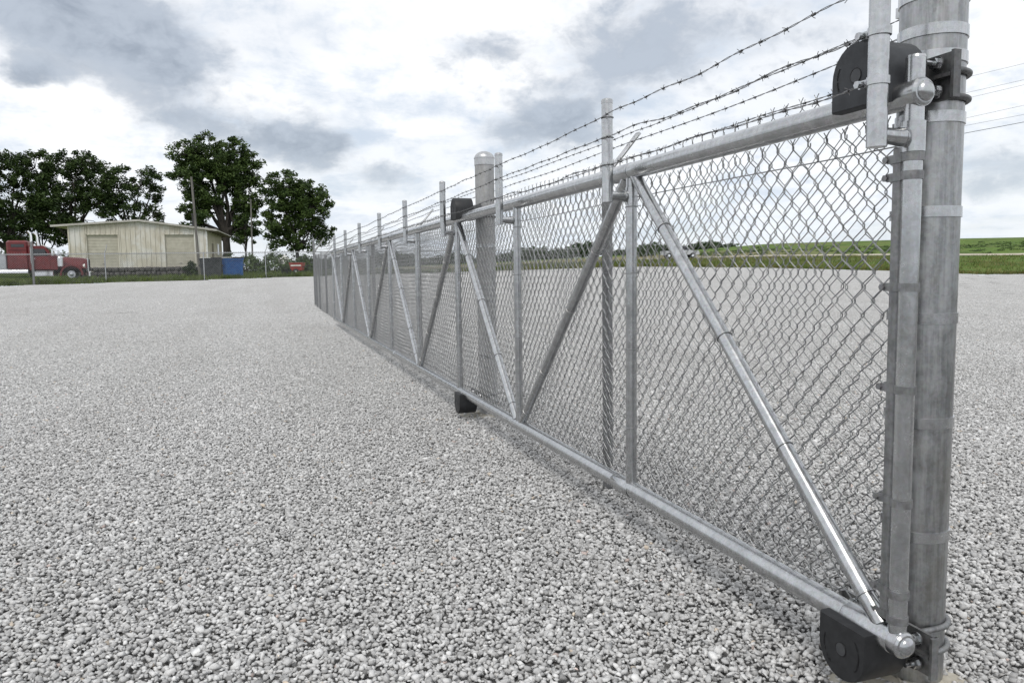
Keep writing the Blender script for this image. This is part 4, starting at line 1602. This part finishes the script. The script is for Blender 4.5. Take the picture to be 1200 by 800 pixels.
def make_clutter():
    # small red two-wheeled cart with pale stripe
    x, y = W(351, 66)
    C = thing('garden_cart', 'small red two-wheeled cart with a pale stripe near the gate corner', 'cart', (x, y, T(x, y)), -YAW)
    b = MB()
    vs = [(-.45, -.35, .32), (.45, -.35, .32), (.45, .35, .32), (-.45, .35, .32), (-.58, -.45, .95), (.58, -.45, .95), (.58, .45, .95), (-.58, .45, .95)]
    b.add(vs, [(3, 2, 1, 0), (0, 1, 5, 4), (1, 2, 6, 5), (2, 3, 7, 6), (3, 0, 4, 7)])
    o = b.build('tub', 'cart_red', C, local=True, smooth=0)
    MB().box((0, -.425, .74), (.9, .03, .12)).build('stripe', 'tarp', o, local=True)
    MB().path([(-.58, -.45, .95), (.58, -.45, .95), (.58, .45, .95), (-.58, .45, .95)], .03, 6, closed=True).build('rim', 'cart_red', o, local=True)
    MB().path([(.5, -.3, .6), (1.0, -.3, .75), (1.0, .3, .75), (.5, .3, .6)], .025, 6).build('handle', 'chassis', C, local=True)
    for sy in (-1, 1):
        wv = MB().path([(0, sy * .46, .24), (0, sy * .54, .24)], .24, 18).build('wheel', 'rubber', C, local=True)
        MB().path([(0, sy * .44, .24), (0, sy * .56, .24)], .09, 10).build('hub', 'silver_paint', wv, local=True)
    # black tub lying left of the cart
    x, y = W(338, 64.5)
    t = MB()
    t.path([(x, y, T(x, y)), (x, y, T(x, y) + .42), (x, y, T(x, y) + .45), (x, y, T(x, y) + .44), (x, y, T(x, y) + .1)], [.36, .44, .46, .41, .34], 18)
    tag(t.build('tub', 'black_plastic'), 'low black tub on the grass left of the red cart', 'tub')
    # white tarp draped over a heap
    x, y = W(336, 79)
    R = random.Random(5)
    vs, fs = [], []
    n, m = 18, 6
    for j in range(m + 1):
        q = j / m
        for i in range(n):
            a = 2 * math.pi * i / n
            rad = (.85 * q + .03) * (1 + .14 * math.sin(3 * a + 1) * q + R.uniform(-.05, .05))
            vs.append((x + rad * math.cos(a), y + rad * .8 * math.sin(a), T(x, y) + 1.15 + .7 * (1 - q ** .9) + .05 * math.sin(5 * a) * q - (.35 * q ** 4)))
    for j in range(m):
        for i in range(n):
            k = (i + 1) % n
            fs.append((j * n + i, j * n + n + i, j * n + n + k, j * n + k))
    H = thing('covered_heap', 'pale white tarp draped over a small heap among the bushes', 'tarp', (x, y, T(x, y)))
    MB().add(vs, fs).build('tarp', 'tarp', H, smooth=70)
    MB().bbox((x, y, T(x, y) + .6), (1.0, .9, 1.2), .15).build('heap', 'rock', H)


make_clutter()


# ------------------------------------------------------------------ right side: road, hedgerow, pickup, power line
def make_right():
    # dirt road along the foot of the slope
    pts = []
    for px in np.linspace(640, 1900, 60):
        pts.append(W(px, 112 + (px - 1150) * -.004))
    vs, fs = [], []
    for i, (x, y) in enumerate(pts):
        a = pts[max(i - 1, 0)]
        b = pts[min(i + 1, len(pts) - 1)]
        t = Vector((b[0] - a[0], b[1] - a[1])).normalized()
        nrm = Vector((-t.y, t.x))
        for s in (-2.6, -.9, .9, 2.6):
            xx, yy = x + nrm.x * s, y + nrm.y * s
            vs.append((xx, yy, T(xx, yy) + .06))
    for i in range(len(pts) - 1):
        for j in range(3):
            fs.append((i * 4 + j, i * 4 + 4 + j, i * 4 + 5 + j, i * 4 + 1 + j))
    o = np_mesh('dirt_road', np.array(vs), np.array(fs), 'dirt_road', smooth=True)
    o['kind'] = 'structure'
    # hedgerow far behind: one mass of trees
    R = random.Random(12)
    c, r = [], []
    for px in np.arange(380, 860, 1.6):
        d = 236 + R.uniform(-8, 14)
        x, y = W(px, d)
        hh = 2.2 + 1.0 * math.sin(px * .031) + 1.1 * math.sin(px * .083 + 1) + R.uniform(-.6, .6)
        if px > 800:
            hh *= max(.15, (860 - px) / 60)
        for _ in range(5):
            z = R.uniform(.1, 1) * hh
            c.append((x + R.uniform(-1, 1), y + R.uniform(-2, 2), T(x, y) + z))
            r.append(R.uniform(.8, 1.5))
    V, F = leaves_np(c, r, 26, .5, 31)
    o = np_mesh('hedgerow', V, F, 'leaf_far')
    o['kind'] = 'stuff'
    tag(o, 'distant dark green hedgerow of trees beyond the yard, seen through the gate', 'trees')
    # nearer dark clump in front of it
    shrub('dark rounded clump of trees left of the far pickup, seen through the gate', 752, 150, 8, 3.0, 41, 'leaf_far', 40, group=None, name='tree_clump')
    # silver pickup on the dirt road
    x, y = W(797, 112)
    P = thing('pickup_truck', 'tiny silver pickup on the dirt road beyond the yard, seen through the gate', 'pickup', (x, y, T(x, y) + .06), -YAW)
    prof = [(-2.7, .5), (-2.7, 1.05), (-.55, 1.08), (-.35, 1.75), (.75, 1.78), (1.35, 1.15), (2.55, 1.02), (2.65, .5)]
    b = MB().prism(prof, (0, .92, 0), (1, 0, 0), (0, 0, 1), (0, -1.84, 0)).build('body', 'car_silver', P, local=True, smooth=20)
    for sy in (-1, 1):
        MB().add([(-.3, sy * .935, 1.15), (1.1, sy * .935, 1.15), (.7, sy * .935, 1.68), (-.22, sy * .935, 1.68)], [(0, 1, 2, 3)]).build('side_window', 'glass', b, local=True, smooth=0)
        for xx in (-1.75, 1.65):
            wv = MB().path([(xx, sy * .72, .38), (xx, sy * .96, .38)], .38, 18).build('wheel', 'rubber', P, local=True)
            MB().path([(xx, sy * .74, .38), (xx, sy * .975, .38)], .2, 12).build('rim', 'chrome', wv, local=True)
    MB().box((-1.6, 0, 1.06), (1.9, 1.6, .06)).build('bed', 'chassis', P, local=True)
    # power line: two poles and six wires
    ends = []
    zs1 = (22.8, 21.0, 20.3, 18.0, 17.2, 16.3)
    zs2 = (24.9, 23.1, 22.9, 20.7, 19.1, 18.4)
    for px, d, zs, lab in ((1098, 95, zs1, 'tall power pole in the field, hidden behind the near roller post'), (1500, 72, zs2, 'tall power pole in the field, outside the right edge of the picture')):
        x, y = W(px, d)
        P = thing('power_pole', lab, 'pole', (x, y, T(x, y)), group='power line poles')
        g = T(x, y)
        MB().path([(0, 0, -.3), (0, 0, zs[0] - g + .3)], [.2, .13], 12).build('shaft', 'pole_wood', P, local=True)
        e = []
        for k, z in enumerate(zs):
            s = (-.5, .5)[k % 2] * (1 if k else .1)
            a = MB().box((s * .5, 0, z - g - .12), (abs(s) + .2, .1, .1))
            a.path([(s, 0, z - g - .1), (s, 0, z - g)], [.06, .04], 8)
            a.build('insulator_arm', 'pole_wood', P, local=True)
            e.append(Vector((x + s * .0, y, z)))
        ends.append(e)
    words = ('topmost', 'second', 'third', 'fourth', 'fifth', 'lowest and darkest')
    for k in range(6):
        a, b = ends[0][k], ends[1][k]
        d = (b - a)
        pts = [a + d * t - Vector((0, 0, .25 * 4 * t * (1 - t) * .4)) for t in np.linspace(0, 1, 14)]
        tag(MB().path(pts, .030 if k == 5 else .017, 5).build('power_line', 'chassis' if k == 5 else 'galv_dull'), words[k] + ' of the six power lines right of the near roller post', 'power line', 'power lines')


make_right()


# ------------------------------------------------------------------ weeds and rough grass (uncountable)
def blades(spots, n, h, seed, name, mat, label, w=.012):
    R = np.random.default_rng(seed)
    V = []
    idx = R.integers(0, len(spots), n)
    S = np.array(spots)[idx]
    S = S + np.stack([R.normal(0, 1, n) * S[:, 3], R.normal(0, 1, n) * S[:, 3], np.zeros(n), np.zeros(n)], 1)
    hh = h * R.uniform(.4, 1.3, n) * S[:, 4] if S.shape[1] > 4 else h * R.uniform(.4, 1.3, n)
    a = R.uniform(0, math.pi, n)
    ux, uy = np.cos(a), np.sin(a)
    lx, ly = R.normal(0, .35, n) * hh, R.normal(0, .35, n) * hh
    z = S[:, 2]
    ww = w * R.uniform(.6, 1.5, n)
    V = np.stack([np.stack([S[:, 0] - ux * ww, S[:, 1] - uy * ww, z - .02], 1), np.stack([S[:, 0] + ux * ww, S[:, 1] + uy * ww, z - .02], 1),
                  np.stack([S[:, 0] + lx * .45 + ux * ww * .6, S[:, 1] + ly * .45 + uy * ww * .6, z + hh * .6], 1),
                  np.stack([S[:, 0] + lx, S[:, 1] + ly, z + hh], 1)], 1).reshape(-1, 3)
    F = np.arange(n * 4).reshape(n, 4)
    o = np_mesh(name, V, F, mat)
    o['kind'] = 'stuff'
    tag(o, label, 'grass')


def make_scrub():
    R = random.Random(91)
    c, r = [], []
    for _ in range(420):
        px = R.uniform(820, 1700)
        d = R.choice((R.uniform(116, 150), R.gauss(138, 6), R.uniform(120, 165)))
        x, y = W(px, d)
        h = R.uniform(.05, .22)
        for _ in range(3):
            c.append((x + R.uniform(-1.2, 1.2), y + R.uniform(-.8, .8), T(x, y) + h * R.random()))
            r.append(R.uniform(.3, .9))
    V, F = leaves_np(c, r, 34, .12, 55, .25)
    o = np_mesh('field_weeds', V, F, 'leaf_shrub')
    o['kind'] = 'stuff'
    tag(o, 'dark weeds scattered over the green slope on the right', 'weeds')


make_scrub()


def make_grass():
    R = random.Random(77)
    a, b = [], []
    for x in np.arange(-24, 16, .25):
        y = lf_pt(x)
        for _ in range(2):
            xx, yy = x + R.uniform(-.3, .3), y + abs(R.gauss(.2, .5))
            a.append((xx, yy, T(xx, yy), .12))
    for _ in range(900):
        x = R.uniform(-24, 14)
        y = lf_pt(x) + R.uniform(.5, 30)
        a.append((x, y, T(x, y), .3))
    for x in np.arange(16, 110, .4):
        y = Yb(x)
        for _ in range(3):
            xx, yy = x + R.uniform(-.3, .3), y + abs(R.gauss(0, .7)) - .15
            a.append((xx, yy, T(xx, yy), .15))
            if R.random() < .5:
                b.append((xx, yy - .1, T(xx, yy), .12))
    for _ in range(2600):
        px, d = R.uniform(560, 1400), R.uniform(70, 108)
        x, y = W(px, d)
        if y < Yb(x) + .3:
            continue
        (a if R.random() < .75 else b).append((x, y, T(x, y), .5))
    blades(a, 60000, .30, 3, 'rough_grass', 'grass_blade', 'green weeds and rough grass along the edges of the yard', .016)
    blades(b, 16000, .28, 4, 'dry_grass', 'dry_blade', 'pale dry grass tufts along the far right edge of the gravel', .016)


make_grass()
